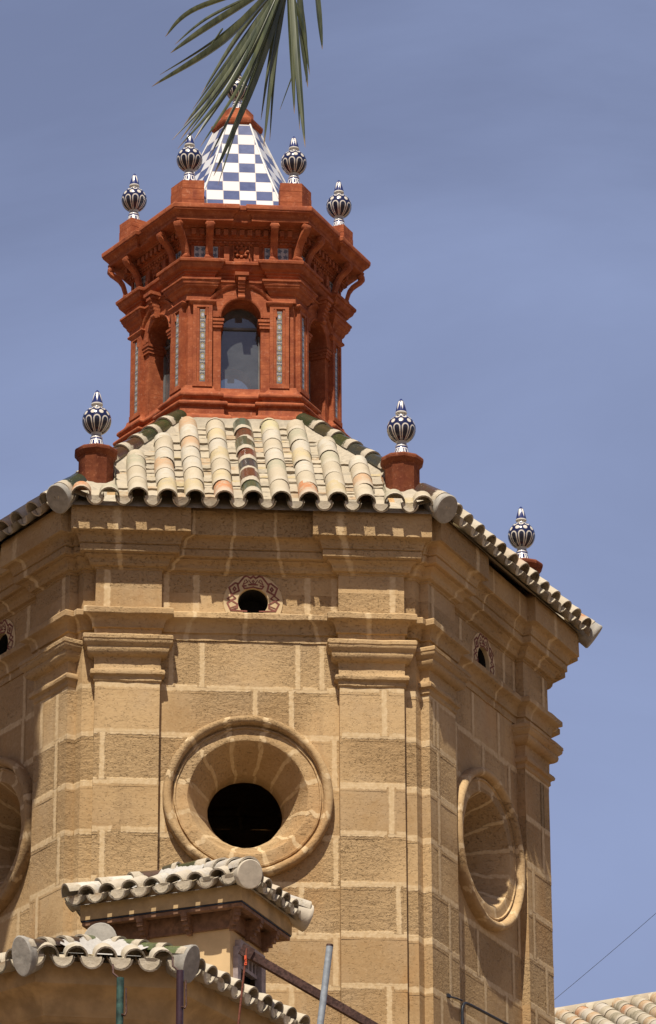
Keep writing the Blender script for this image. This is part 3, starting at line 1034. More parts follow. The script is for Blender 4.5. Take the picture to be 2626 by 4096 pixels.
# mortar fillets along hips and along the lantern foot
def fillet(mb, A_, B_, side, nrm, w0, hgt, n=26, ragged=0.05, seed=0, dip=None):
    """bank of mortar from line A-B spreading sideways"""
    rows = []
    for i in range(n + 1):
        t = i / n
        c = A_ + (B_ - A_) * t
        rw = w0 * (1 + 0.35 * mnoise.noise(Vector((t * 9 + seed, seed * 3.1, 0)))) + ragged * mnoise.noise(Vector((t * 31, seed, 4)))
        ring = []
        for k in range(6):
            s = k / 5
            hh = hgt * (0.3 if dip and dip[0] < t < dip[1] else 1.0) * (1 - s) ** 1.25 + 0.012 * mnoise.noise(Vector((t * 14, s * 5, seed)))
            ring.append(mb.vert(c + side * rw * s + nrm * (hh if k < 5 else -0.03)))
        rows.append(ring)
    for a, b in zip(rows, rows[1:]):
        for k in range(5):
            q = (a[k], a[k + 1], b[k + 1], b[k])
            e = [mb.v[x] for x in q]
            mb.face(q if (e[1] - e[0]).cross(e[2] - e[0]).dot(nrm) > 0 else q[::-1])
for f in range(6):
    S = (FN[f] * -math.cos(SL) + Z * math.sin(SL)).normalized()
    N_ = (FN[f] * math.sin(SL) + Z * math.cos(SL)).normalized()
    for s in (-1, 1):
        A_ = P(f, s * EAP / math.sqrt(3), EAP, EZ) + S * 0.05
        B_ = P(f, s * TAP / math.sqrt(3), TAP, EZ + RL * math.sin(SL))
        hip = (B_ - A_).normalized()
        side = FT[f] * -s
        fillet(rm, A_, B_, side, N_, 0.31, 0.112, seed=f * 2 + s + 3, dip=(0.12, 0.36))
    A_ = P(f, -TAP / math.sqrt(3), TAP, EZ + RL * math.sin(SL)); B_ = P(f, TAP / math.sqrt(3), TAP, EZ + RL * math.sin(SL))
    fillet(rm, A_ + N_ * 0.0, B_, -S, N_, 0.22, 0.11, seed=f + 20, ragged=0.04)
rf.build('roof_tiles', 'tile', tower, 50)
rg.build('glazed_tile_row', 'glazed', tower, 50)
rm.build('roof_mortar', 'mortar', tower, 60)
# hip ridges of dark glazed tiles, each ending in a round mortar stop
def hip_ridge(k, gap, parent, seed):
    mb, dirv = MB(), (FN[(k) % 6] + FN[(k + 1) % 6]).normalized()
    rnd = random.Random(seed)
    R0, Z0 = EAP / S3, EZ
    R1, Z1 = TAP / S3, EZ + RL * math.sin(SL)
    hip = (dirv * (R1 - R0) + Z * (Z1 - Z0))
    L = hip.length
    hip.normalize()
    X = Z.cross(dirv).normalized()
    N_ = X.cross(hip)
    if N_.z < 0: N_ = -N_
    base = dirv * R0 + Z * Z0
    low = MB()
    s = 0.0
    while s < L - 0.1:
        if not (gap[0] < s + .17 < gap[1]):
            half_tile(low if s < gap[0] else mb, base + hip * (s + .04) + N_ * 0.068, (X, (hip - N_ * .035).normalized(), N_), 0.098, 0.086, 0.40, 0.016, rnd.choice(GREENS), 10, t0=0.12)
        s += 0.345
    mb.build('hip_ridge', 'glazed', parent, 50)
    mb = low
    # stop
    e = base + hip * -0.02 + N_ * 0.03
    ring = mb.lathe([(0.09, 0.25), (0.108, 0.0), (0.110, -0.02), (0.103, -0.03)], e, 24, 1, (X, N_ * 1.25, hip))
    c = mb.vert(e + hip * -0.034)
    for i in range(24):
        mb.face((c, ring[-1][(i + 1) % 24], ring[-1][i]), 1)
    mb.build('ridge_end', ['glazed', 'grey_mortar'], parent, 50)
for k in range(6):
    hip_ridge(k, (0.50, 0.98), tower, 40 + k)

# ------------------------------------------------------------------ pedestals and ceramic finials on the eave corners
def hex_dir(k):
    return (FN[k % 6] + FN[(k + 1) % 6]).normalized()
def pedestal(k, label):
    d = hex_dir(k)
    c = d * 2.80
    o = thing('finial_pedestal', (c.x, c.y, -0.62), label, 'pedestal', 'red pedestals on the roof corners')
    mb = MB()
    mb.lathe([(0.166, -0.66), (0.166, -0.10), (0.172, -0.085)], c, 10)
    mb.v = [Matrix.Rotation(R(18), 4, 'Z') @ (p - c) + c for p in mb.v]
    mb.jitter(0.004, 9)
    mb.build('drum', 'terra_dark', o, 25)
    mb = MB()
    rg_ = mb.lathe([(0.160, -0.095), (0.178, -0.085), (0.190, -0.068), (0.204, -0.05), (0.205, -0.028), (0.196, -0.012), (0.14, 0.0), (0.001, 0.004)], c, 10)
    mb.v = [Matrix.Rotation(R(18), 4, 'Z') @ (p - c) + c for p in mb.v]
    mb.jitter(0.004, 9)
    mb.build('cap', 'terra_dark', o, 25)
pedestal(5, 'dark red round pedestal on the left corner of the tiled roof, left of the lantern')
pedestal(0, 'dark red round pedestal at the right end of the front eave, fully visible')
pedestal(1, 'dark red pedestal mostly hidden behind the sloping right-hand eave')
def make_finial(loc, label):
    o = thing('ceramic_finial', loc, label, 'finial', 'blue and white ceramic finials')
    loc = Vector(loc)
    mb = MB()
    pf = [(0.090, 0.0), (0.088, 0.012), (0.078, 0.035), (0.066, 0.07), (0.057, 0.10), (0.054, 0.11), (0.058, 0.118), (0.056, 0.128), (0.047, 0.135), (0.047, 0.16), (0.052, 0.172)]
    mb.lathe(pf, loc, 32, uvmap=[h / 0.172 for r, h in pf])
    mb.build('foot', 'foot', o, 50)
    mb = MB()
    pf, uv = [], []
    for i in range(21):
        a = -90 + 180 * i / 20
        r = 0.134 * math.cos(R(a))
        pf.append((max(r, 0.030 if i else 0.045), 0.298 + 0.138 * math.sin(R(a)) - (0.0 if i else 0.0)))
        uv.append(i / 20)
    mb.lathe(pf, loc, 40, uvmap=uv)
    mb.build('ball', 'ball', o, 60)
    mb = MB()
    pf = [(0.044, 0.428), (0.040, 0.440), (0.046, 0.452), (0.054, 0.456), (0.053, 0.466), (0.047, 0.50), (0.036, 0.545), (0.022, 0.585), (0.008, 0.606), (0.0005, 0.610)]
    mb.lathe(pf, loc, 28, uvmap=[(h - 0.428) / 0.182 for r, h in pf])
    mb.build('spike', 'spike', o, 40)
    return o
def copy_thing(o, loc, label, scale=1.0, rz=0.0):
    c = o.copy()
    COL.objects.link(c)
    c.location = loc
    c.scale = (scale,) * 3
    c.rotation_euler = (0, 0, rz)
    c['label'] = label
    for ch in list(o.children):
        k = ch.copy()
        COL.objects.link(k)
        k.parent = c
    return c
d = hex_dir(5)
fin = make_finial((d.x * 2.80, d.y * 2.80, 0.0), 'blue and white ceramic finial on the dark red pedestal left of the lantern')
copy_thing(fin, (hex_dir(0) * 2.80), 'blue and white ceramic finial on the pedestal at the right end of the front eave', 1.0, 0.2)
copy_thing(fin, (hex_dir(1) * 2.80), 'blue and white ceramic finial rising behind the sloping right-hand eave', 1.0, 0.5)

# ------------------------------------------------------------------ red lantern on top of the roof
LZ = 0.80
lan = thing('lantern', (0, 0, LZ), 'red terracotta lantern with arched windows and checkered spire, standing on the tiled tower roof', 'lantern')
LA, LD, LPA, LPB = 0.885, 0.030, 0.465, 0.278
lm = plan_mitred(LA, LD, LPB, 1.0)
lm_b = plan_mitred(LA - 0.02, LD + 0.02, LPB, 1.15)
base = MB()
prof = [(0.135, 0.55), (0.135, 0.90), (0.150, 0.91)] + [(0.135 + 0.030 * math.sin(R(a)), 0.965 - 0.06 * math.cos(R(a))) for a in range(20, 181, 20)] + \
       [(0.118, 1.032), (0.108, 1.04), (0.100, 1.05), (0.098, 1.125), (0.106, 1.13)] + [(0.104 + 0.024 * math.sin(R(a)), 1.158 - 0.026 * math.cos(R(a))) for a in range(0, 181, 30)] + \
       [(0.090, 1.19), (0.070, 1.20), (0.060, 1.215), (0.064, 1.23)] + [(0.070 + 0.026 * math.sin(R(a)), 1.262 - 0.028 * math.cos(R(a))) for a in range(0, 181, 30)] + \
       [(0.062, 1.296), (0.045, 1.31), (0.030, 1.335), (0.016, 1.36), (0.010, 1.385), (0.0, 1.39)]
hexloft(base, lm_b, prof, 0.09)
base.jitter(0.0035, 11)
base.build('base', 'terra', lan)
# shafts
lw = MB()
lp = plan_notched(LA, LD, LPA, LPB)
hexloft(lw, lp, [(0, 1.36), (0, 1.6), (0, 1.85), (0, 2.1), (0, 2.30), (0, 2.42)], 0.06, skip=lambda k, f, i: i == 4)
WW, WS, WZ0, WZ1 = 0.192, 2.135, 1.345, 2.72
GA = 0.70
def arch_pts(w_, zs, n=16):
    return [(w_ * math.cos(math.pi - math.pi * k / n), zs + w_ * math.sin(math.pi * k / n)) for k in range(n + 1)]
for f in range(6):
    q = lambda u, z, ap=LA: P(f, u, ap, z)
    for s in (-1, 1):
        lo, hi = (LPB, WW) if s > 0 else (-WW, -LPB)
        a, b = sorted((s * LPB, s * WW))
        for za, zb in ((WZ0 - .05, 1.7), (1.7, WS), (WS, WZ1)):
            lw.poly([q(a, za), q(b, za), q(b, zb), q(a, zb)])
    ap_ = arch_pts(WW, WS)
    for (u0, z0), (u1, z1) in zip(ap_, ap_[1:]):
        lw.poly([q(u0, z0), q(u1, z1), q(u1, WZ1), q(u0, WZ1)])
    # reveals
    outl = [(-WW, WZ0)] + [(-WW, WZ0 + (WS - WZ0) * i / 4) for i in range(1, 4)] + ap_ + [(WW, WZ0 + (WS - WZ0) * i / 4) for i in range(3, 0, -1)] + [(WW, WZ0)]
    for (u0, z0), (u1, z1) in zip(outl, outl[1:]):
        lw.poly([q(u0, z0), q(u0, z0, GA - .03), q(u1, z1, GA - .03), q(u1, z1)])
    lw.poly([q(-WW, WZ0), q(WW, WZ0), q(WW, WZ0, GA - .03), q(-WW, WZ0, GA - .03)])
    lw.poly([q(-LPB, WZ0 - .1), q(LPB, WZ0 - .1), q(LPB, WZ0), q(-LPB, WZ0)])
    # inner wall of the hollow
    ia = GA - .03
    h = ia / math.sqrt(3)
    for s in (-1, 1):
        a, b = sorted((s * WW, s * h))
        lw.poly([q(a, 1.0, ia), q(a, 2.75, ia), q(b, 2.75, ia), q(b, 1.0, ia)], 1)
    lw.poly([q(-WW, 1.0, ia), q(-WW, WZ0, ia), q(WW, WZ0, ia), q(WW, 1.0, ia)], 1)
    for (u0, z0), (u1, z1) in zip(ap_, ap_[1:]):
        lw.poly([q(u0, z0, ia), q(u0, 2.75, ia), q(u1, 2.75, ia), q(u1, z1, ia)], 1)
MAT['grey_render'] = plain('dark_grey_render', (0.16, 0.155, 0.15), 0.95)
lw.poly([P(f, -.67 / math.sqrt(3), .67, 2.74) for f in range(6)], 1)
lw.poly([P(f, -.67 / math.sqrt(3), .67, 1.02) for f in range(6)], 1)
lw.jitter(0.002, 12)
lw.build('wall', ['terra', 'grey_render'], lan)

# framed pilaster panels with painted tile strips
def pil_panel(f, s):
    mb = MB()
    uc = s * (LPA + LPB) / 2
    hw = (LPA - LPB) / 2
    a0 = LA + LD
    z0, z1 = 1.40, 2.235
    fx = (FT[f], FN[f], Z)
    for du in (-1, 1):
        mb.box(P(f, uc + du * (hw - .019), a0 + .009, (z0 + z1) / 2), 0.036, 0.022, z1 - z0, fx)
        mb.box(P(f, uc + du * (hw - .049), a0 + .004, (z0 + z1) / 2), 0.020, 0.014, z1 - z0 - .03, fx)
    mb.box(P(f, uc, a0 + .008, z1 + .012), 2 * hw - .002, 0.020, 0.045, fx)
    mb.box(P(f, uc, a0 + .012, z0 - .003), 2 * hw + .004, 0.028, 0.05, fx)
    o = mb.build('pilaster_panel', 'terra', lan, 0)
    tb = MB()
    w_ = 0.026
    zb, zt = 1.425, 2.20
    pts = [P(f, uc - w_, a0 + .006, zb), P(f, uc + w_, a0 + .006, zb), P(f, uc + w_, a0 + .006, zt), P(f, uc - w_, a0 + .006, zt)]
    n = 14
    for i in range(n):
        za, zc = zb + (zt - zb) * i / n, zb + (zt - zb) * (i + 1) / n
        tb.poly([P(f, uc - w_, a0 + .006, za), P(f, uc + w_, a0 + .006, za), P(f, uc + w_, a0 + .006, zc), P(f, uc - w_, a0 + .006, zc)], 0,
                [(0, i * .5), (1, i * .5), (1, i * .5 + .5), (0, i * .5 + .5)])
    for sd in (-1, 1):
        pass
    tb.build('tile_strip', 'azulejo_strip', o, 0)
    # capital under the entablature
    cb = MB()
    rings = []
    for o_, z in [(0.0, 2.245), (0.008, 2.25), (0.02, 2.26), (0.034, 2.272), (0.038, 2.285), (0.034, 2.297), (0.01, 2.30), (0.004, 2.305)]:
        pts = [(uc - hw - o_, LA - .01), (uc - hw - o_, a0 + o_), (uc + hw + o_, a0 + o_), (uc + hw + o_, LA - .01)]
        rings.append([cb.vert(P(f, *p, z)) for p in pts])
    for a, b in zip(rings, rings[1:]):
        for i in range(3):
            cb.face((a[i], a[i + 1], b[i + 1], b[i]))
    cb.face(rings[-1]); cb.face(rings[0][::-1])
    cb.build('capital', 'terra', lan)
for f in VIS:
    for s in (-1, 1):
        pil_panel(f, s)

# windows: archivolt, imposts, keystone, glass and its bar
def window(f):
    wo = MB()
    c = P(f, 0, LA, WS)
    n = 28
    prof = [(0.193, 0.0), (0.193, 0.022), (0.205, 0.030), (0.212, 0.030), (0.216, 0.020), (0.318, 0.022), (0.322, 0.034), (0.334, 0.044), (0.350, 0.050), (0.356, 0.036), (0.356, 0.0)]
    rings = []
    for k in range(n + 1):
        a = math.pi * k / n
        rings.append([wo.vert(c + (FT[f] * math.cos(a) + Z * math.sin(a)) * r + FN[f] * h) for r, h in prof])
    for a, b in zip(rings, rings[1:]):
        for i in range(len(prof) - 1):
            wo.face((a[i], b[i], b[i + 1], a[i + 1]))
    fx = (FT[f], FN[f], Z)
    for s in (-1, 1):
        for (hw, dp, zc, hz) in ((0.058, 0.036, 2.10, 0.026), (0.050, 0.028, 2.072, 0.032), (0.042, 0.02, 2.04, 0.035)):
            a, b = 0.192 - (hw - .03), 0.278
            wo.box(P(f, s * (a + b) / 2, LA + dp / 2 - .12, zc), b - a, dp + .24, hz, fx)
    o = wo.build('window', 'terra', lan)
    kb = MB()
    kb.box(P(f, 0, LA + .075, 2.545), 0.135, 0.16, 0.036, fx)
    kb.box(P(f, 0, LA + .065, 2.512), 0.105, 0.13, 0.032, fx)
    for s in range(6):
        t = s / 5
        kb.box(P(f, 0, LA + .05 + .045 * (1 - t) ** 1.5, 2.495 - .032 * s), 0.07 - .012 * t, 0.05 + .05 * (1 - t), 0.034, fx)
    kb.tube([P(f, -.034, LA + .07, 2.325), P(f, .034, LA + .07, 2.325)], 0.026, 10)
    kb.build('keystone', 'terra', o, 40)
    gp = MB()
    outl = [(-WW - .01, WZ0 - .01)] + arch_pts(WW + .01, WS, 16) + [(WW + .01, WZ0 - .01)]
    gp.poly([P(f, u, GA, z) for u, z in outl])
    gp.build('pane', 'glass', o, 0)
    br = MB()
    br.box(P(f, 0, GA + .012, 2.10), 2 * WW, 0.02, 0.022, fx)
    for s in (-1, 1):
        br.box(P(f, s * (WW - .006), GA + .012, (WZ0 + WS) / 2), 0.012, 0.02, WS - WZ0, fx)
    br.build('frame', 'grey_render', o, 0)
for f in range(6):
    window(f)

# lower entablature
en = MB()
prof = [(-0.09, 2.301), (0.0, 2.30), (0.0, 2.372), (0.012, 2.378), (0.020, 2.39)] + curve(0.022, 2.392, 0.052, 2.432, 3, -0.008) + \
       [(0.056, 2.44), (0.056, 2.452), (0.064, 2.456), (0.072, 2.475), (0.072, 2.49), (0.084, 2.494), (0.084, 2.512), (0.030, 2.518), (0.026, 2.53)] + \
       [(0.026, 2.556), (0.036, 2.562), (0.040, 2.580), (0.056, 2.588), (0.056, 2.604)] + curve(0.062, 2.608, 0.100, 2.648, 4, 0.010) + \
       [(0.104, 2.655), (0.104, 2.668), (0.120, 2.672), (0.124, 2.695), (0.118, 2.705), (0.0, 2.715)]
en_plan = plan_mitred(LA - 0.028, LD + 0.028, LPB + .005, 1.0)
hexloft(en, en_plan, prof, 0.08)
en.jitter(0.003, 12)
en.build('entablature', 'terra', lan)

# frieze, dentils and top cornice
tf = MB()
FA = 0.905
hexloft(tf, plan_plain(FA), [(0.0, 2.70), (0.0, 2.895), (0.012, 2.90), (0.024, 2.912), (0.024, 2.94), (0.045, 2.946), (0.045, 2.965), (0.060, 2.97), (0.060, 3.045), (0.10, 3.052), (0.10, 3.07), (0.15, 3.075)], 0.1)
for f in range(6):
    fx = (FT[f], FN[f], Z)
    n = 13
    for i in range(n):
        u = (i - (n - 1) / 2) * 0.078
        if abs(u) < .52:
            tf.box(P(f, u, FA + .078, 3.008), 0.046, 0.04, 0.060, fx)
    n = 22
    for i in range(n):
        u = (i - (n - 1) / 2) * 0.0455
        tf.box(P(f, u, FA + .030, 2.926), 0.026, 0.018, 0.022, fx)
    for s in (-1, 1):
        tf.box(P(f, s * 0.145, FA + .018, 2.80), 0.052, 0.04, 0.17, fx)
        tf.box(P(f, s * 0.145, FA + .030, 2.742), 0.050, 0.05, 0.05, fx)
        tf.box(P(f, s * 0.215, FA + .008, 2.80), 0.016, 0.02, 0.19, fx)
        tf.box(P(f, s * 0.475, FA + .008, 2.80), 0.03, 0.02, 0.19, fx)
tf.jitter(0.002, 14)
tf.build('frieze', 'terra', lan, 30)
def rosette(f):
    mb = MB()
    c = P(f, 0, FA + .004, 2.835)
    fx = (FT[f], FN[f], Z)
    for s in (-1, 1):
        mb.box(c + FT[f] * s * .078, 0.014, 0.03, 0.165, fx)
        mb.box(c + Z * s * .078, 0.165, 0.03, 0.014, fx)
    mb.lathe([(0.052, 0.0), (0.055, 0.016), (0.046, 0.028), (0.036, 0.022), (0.030, 0.014), (0.024, 0.03), (0.012, 0.042), (0.001, 0.045)], c, 20, axes=(FT[f], Z, FN[f]))
    for k in range(8):
        a = 2 * math.pi * k / 8
        mb.lathe([(0.016, 0.012), (0.014, 0.03), (0.006, 0.036), (0.0005, 0.037)], c + (FT[f] * math.cos(a) + Z * math.sin(a)) * 0.06, 8, axes=(FT[f], Z, FN[f]))
    mb.box(c + Z * -.105 + FN[f] * .012, 0.15, 0.045, 0.03, fx)
    mb.build('rosette', 'terra', lan, 40)
def azul(f, s):
    mb = MB()
    for u0, u1 in ((0.228, 0.335), (0.345, 0.46)):
        a, b = (u0, u1) if s > 0 else (-u1, -u0)
        mb.poly([P(f, a, FA + .003, 2.765), P(f, b, FA + .003, 2.765), P(f, b, FA + .003, 2.892), P(f, a, FA + .003, 2.892)], 0, [(0, 0), (1, 0), (1, 1), (0, 1)])
    mb.build('painted_tile', 'azulejo', lan, 0)
for f in VIS:
    rosette(f)
    azul(f, -1); azul(f, 1)
tcn = MB()
prof = [(0.0, 3.072), (0.18, 3.076), (0.19, 3.082), (0.192, 3.104), (0.182, 3.110), (0.186, 3.122)] + curve(0.190, 3.124, 0.232, 3.168, 4, -0.010) + [(0.238, 3.172), (0.238, 3.184), (0.246, 3.188), (0.250, 3.225), (0.244, 3.236), (0.0, 3.262)]
top_plan = plan_mitred(LA, 0.032, 0.285, 1.02)
hexloft(tcn, top_plan, prof, 0.09, cap_top=True)
tcn.jitter(0.004, 9)
tcn.build('cornice', 'terra', lan)

# scroll brackets
def corbel(c0, rdir, tdir, r0):
    mb = MB()
    S = [(0.000, 2.748), (0.018, 2.790), (0.030, 2.835), (0.045, 2.885), (0.078, 2.935), (0.122, 2.972), (0.160, 3.000), (0.186, 3.030), (0.184, 3.056)]
    th = [0.030, 0.034, 0.036, 0.036, 0.036, 0.036, 0.036, 0.034, 0.028]
    pts = [c0 + rdir * (r0 + a) + Z * b for a, b in S]
    rings = []
    for i, p in enumerate(pts):
        dvec = (pts[min(i + 1, 8)] - pts[max(i - 1, 0)]).normalized()
        nn = tdir.cross(dvec).normalized()
        if nn.dot(rdir) < 0: nn = -nn
        w_ = 0.036
        ring = [(-w_, -th[i] * .5), (w_, -th[i] * .5), (w_, th[i] * .35), (w_ * .6, th[i] * .62), (-w_ * .6, th[i] * .62), (-w_, th[i] * .35)]
        rings.append([mb.vert(p + tdir * a + nn * b) for a, b in ring])
    for a, b in zip(rings, rings[1:]):
        for k in range(6):
            mb.face((a[k], a[(k + 1) % 6], b[(k + 1) % 6], b[k]))
    mb.face(rings[0]); mb.face(rings[-1][::-1])
    for (a, b, r_) in ((0.012, 2.752, 0.036), (0.168, 3.046, 0.030)):
        p = c0 + rdir * (r0 + a) + Z * b
        for rr_, ww in ((r_, 0.037), (r_ * .68, 0.043), (r_ * .34, 0.048)):
            mb.tube([p - tdir * ww, p + tdir * ww], rr_, 14)
    mb.build('corbel', 'terra', lan, 40)
for f in range(6):
    if f in (0, 1, 5):
        for s in (-1, 1):
            corbel(FT[f] * (s * 0.315), FN[f], FT[f], FA + 0.015)
for k in (0, 1, 4, 5):
    dv = hex_dir(k)
    corbel(Vector((0, 0, 0)), dv, Z.cross(dv), FA / S3 + 0.035)

# brick corner blocks on the cornice
def block(k):
    mb = MB()
    f0, f1 = k % 6, (k + 1) % 6
    dv = hex_dir(k)
    for z0, z1, e in ((3.22, 3.345, 0.004), (3.350, 3.470, 0.0), (3.475, 3.560, -0.003)):
        ap = 1.015 + e
        h = ap / math.sqrt(3)
        L = 0.215 + e
        c = [P(f0, h - L, ap, 0), P(f0, h, ap, 0), P(f1, -h + L, ap, 0), P(f1, -h + L, ap - .26, 0), dv * ((ap - .30) / S3), P(f0, h - L, ap - .26, 0)]
        mb.prism([(p.x, p.y) for p in c], z0, z1)
    mb.jitter(0.004, 13)
    mb.build('corner_block', 'terra', lan, 0)
for k in (0, 1, 2, 3, 4, 5):
    block(k)

# tiled spire
sp = MB()
A0, ZB, A1, ZT = 0.745, 3.40, 0.205, 4.64
sl = math.hypot(A0 - A1, ZT - ZB)
for f in range(6):
    n = 12
    for i in range(n):
        t0, t1 = i / n, (i + 1) / n
        fl = lambda t: A0 + (A1 - A0) * t - 0.022 * math.sin(math.pi * t)
        a, b = fl(t0), fl(t1)
        ha, hb = a / math.sqrt(3), b / math.sqrt(3)
        za, zb_ = ZB + (ZT - ZB) * t0, ZB + (ZT - ZB) * t1
        va, vb = t0 * sl / 0.1487 - 0.95, t1 * sl / 0.1487 - 0.95
        uu = lambda u: (u + 0.005) / 0.163
        sp.poly([P(f, -ha, a, za), P(f, ha, a, za), P(f, hb, b, zb_), P(f, -hb, b, zb_)], 0,
                [(uu(-ha), va), (uu(ha), va), (uu(hb), vb), (uu(-hb), vb)])
for k in range(6):
    dv = hex_dir(k)
    pts = [dv * ((A0 + (A1 - A0) * t - 0.022 * math.sin(math.pi * t)) / S3) + Z * (ZB + (ZT - ZB) * t) for t in [i / 8 for i in range(9)]]
    sp.tube(pts, 0.011, 6, 1)
MAT['white_edge'] = plain('white_tile_edge', (0.62, 0.60, 0.56), 0.5, 0, 0.1, 20, 0.1)
sp.build('spire', ['checker', 'white_edge'], lan, 0)
cp = MB()
hexloft(cp, plan_plain(0.20), [(0.0, 4.60), (0.0, 4.635), (0.012, 4.64), (0.022, 4.655), (0.028, 4.68), (0.028, 4.705), (0.018, 4.712), (0.010, 4.725), (-0.012, 4.735), (-0.055, 4.80), (-0.058, 4.86), (-0.085, 4.875), (-0.1, 4.88)], 0.1, cap_top=True, cap_bot=True)
cp.jitter(0.004, 14)
cp.build('spire_cap', 'terra', lan)

# finials of the lantern
copy_thing(fin, (0, 0, 4.875), 'topmost blue and white ceramic finial, on the spire tip behind the palm leaf', 0.88, 0.3)
for k, txt, rz in ((5, 'blue and white ceramic finial on the brick block just left of the checkered spire', 0.1),
                   (0, 'blue and white ceramic finial on the brick block just right of the checkered spire', 0.4),
                   (4, 'blue and white ceramic finial at the far left corner of the red lantern cornice', 0.7),
                   (1, 'blue and white ceramic finial at the far right corner of the red lantern cornice', 0.25)):
    dv = hex_dir(k) * 1.03
    copy_thing(fin, (dv.x, dv.y, 3.561), txt, 0.96, rz)

# ------------------------------------------------------------------ small square turret in front of the tower
def px(x, y, yy):
    """point on the vertical plane y = yy seen at pixel x, y of the 2626 x 4096 photograph: only used to measure"""
    d = fw * 16650.5 + rt * (x - 1313) - up * (y - 2048)
    return CAM + d * ((yy - CAM.y) / d.y)
C0 = Vector((-0.168, -4.60, 0))
dl = Vector((-0.895, 0.446, 0)).normalized()
dr = Vector((0.446, 0.895, 0)).normalized()
WL, WR = 1.465, 1.06
tur = thing('turret', (C0.x, C0.y, GROUND), 'small square cream turret with tiled hip roof and traceried side window, below the round window', 'turret')
def Q(a, b, z):
    return C0 + dl * a + dr * b + Z * z
ZE = -4.965                                 # lower edge of the fascia
INS = 0.185
wb = MB()
c = [Q(INS, INS, 0), Q(WL - INS, INS, 0), Q(WL - INS, WR + .5, 0), Q(INS, WR + .5, 0)]
# front (left) wall, window wall with a hole, back walls
wb.poly([Q(INS, INS, GROUND), Q(WL - INS, INS, GROUND), Q(WL - INS, INS, ZE + .05), Q(INS, INS, ZE + .05)][::-1])
wz0, wz1, wb0, wb1 = -6.75, -5.27, INS + 0.10, WR - INS - 0.08
for a, b, z0, z1 in ((INS, wb0, GROUND, ZE + .05), (wb1, WR - INS + .02, GROUND, ZE + .05), (wb0, wb1, GROUND, wz0), (wb0, wb1, wz1, ZE + .05)):
    wb.poly([Q(INS, a, z0), Q(INS, b, z0), Q(INS, b, z1), Q(INS, a, z1)])
wb.poly([Q(WL - INS, INS, GROUND), Q(WL - INS, WR - INS, GROUND), Q(WL - INS, WR - INS, ZE + .05), Q(WL - INS, INS, ZE + .05)])
wb.poly([Q(INS, WR - INS + .02, GROUND), Q(WL - INS, WR - INS, GROUND), Q(WL - INS, WR - INS, ZE + .05), Q(INS, WR - INS + .02, ZE + .05)])
wb.build('wall', 'plaster', tur, 0)
# eaves board, soffit, brackets
eb = MB()
def ring_box(z0, z1, o, thick):
    L0, R0 = -o, -o
    for (a0, b0, a1, b1) in ((-o, -o, WL + o, -o + thick), (-o, WR + o - thick, WL + o, WR + o), (-o, -o + thick, -o + thick, WR + o - thick), (WL + o - thick, -o + thick, WL + o, WR + o - thick)):
        pl = [Q(a0, b0, 0), Q(a0, b1, 0), Q(a1, b1, 0), Q(a1, b0, 0)]
        eb.prism([(p.x, p.y) for p in pl], z0, z1)
ring_box(ZE, ZE + 0.20, 0.0, 0.06)
eb.jitter(0.002, 6)
eb.build('fascia', 'smooth_stone', tur, 0)
eb = MB()
ring_box(ZE - 0.014, ZE - 0.002, -0.004, 0.05)
eb.build('cable', 'cable', tur, 0)
eb = MB()
ring_box(ZE - 0.045, ZE - 0.016, -0.012, 0.06)
pl = [Q(.02, .02, 0), Q(.02, WR - .02, 0), Q(WL - .02, WR - .02, 0), Q(WL - .02, .02, 0)]
eb.prism([(p.x, p.y) for p in pl], ZE - .020, ZE - .003 + .02)
ob = 0.10
for (a0, b0, a1, b1) in ((INS - .03, INS - .03, WL - INS + .03, INS), (INS - .03, INS, INS, WR - INS)):
    pl = [Q(a0, b0, 0), Q(a0, b1, 0), Q(a1, b1, 0), Q(a1, b0, 0)]
    eb.prism([(p.x, p.y) for p in pl], ZE - .17, ZE - .022)
    pl = [Q(a0 - .012, b0 - .012, 0), Q(a0 - .012, b1 + (.0), 0), Q(a1, b1, 0), Q(a1, b0 - .012, 0)]
eb.jitter(0.002, 6)
eb.build('soffit', 'wood', tur, 0)
def bracket(a, b, d_):
    mb = MB()
    p = Q(a, b, ZE - .10)
    X = Z.cross(d_)
    for i in range(5):
        t = i / 4
        dep = 0.15 - 0.10 * t ** 1.6
        mb.box(p + Z * (0.045 - .032 * i) + d_ * (dep / 2 - .005), 0.055 - .004 * i, dep, 0.034, (X, d_, Z))
    mb.build('bracket', 'wood', tur, 0)
for a in (0.53, 0.93, 1.30):
    bracket(a, INS - .03, -dr)
for b in (0.45, 0.80):
    bracket(INS - .03, b, -dl)
bracket(INS - .025, INS - .025, (-dl - dr).normalized())
# traceried window
wn_ = MB()
fx = (dr, -dl, Z)
wm = (wb0 + wb1) / 2
def bar(b0, z0, b1, z1, wd, dp=0.05, off=0.0):
    p0, p1 = Q(INS - off, b0, z0), Q(INS - off, b1, z1)
    d_ = (p1 - p0)
    L = d_.length
    d_.normalize()
    n_ = -dl
    wn_.box((p0 + p1) / 2, wd, dp, L, (d_.cross(n_), n_, d_))
bar(wb0, wz0, wb0, wz1, 0.07, 0.06, 0.012); bar(wb1, wz0, wb1, wz1, 0.09, 0.06, 0.012)
bar(wb0, wz1 + .02, wb1, wz1 + .02, 0.09, 0.07, 0.02)
bar(wb0 + .05, wz1 - .13, wb1 - .05, wz1 - .13, 0.03, 0.05, -0.02)
for i in range(6):
    b = wb0 + .07 + (wb1 - wb0 - .14) * i / 5
    bar(b, wz1 - .02, b, wz1 - .14, 0.022, 0.03, -0.015)
cz_, rad = -5.98, 0.175
prev = None
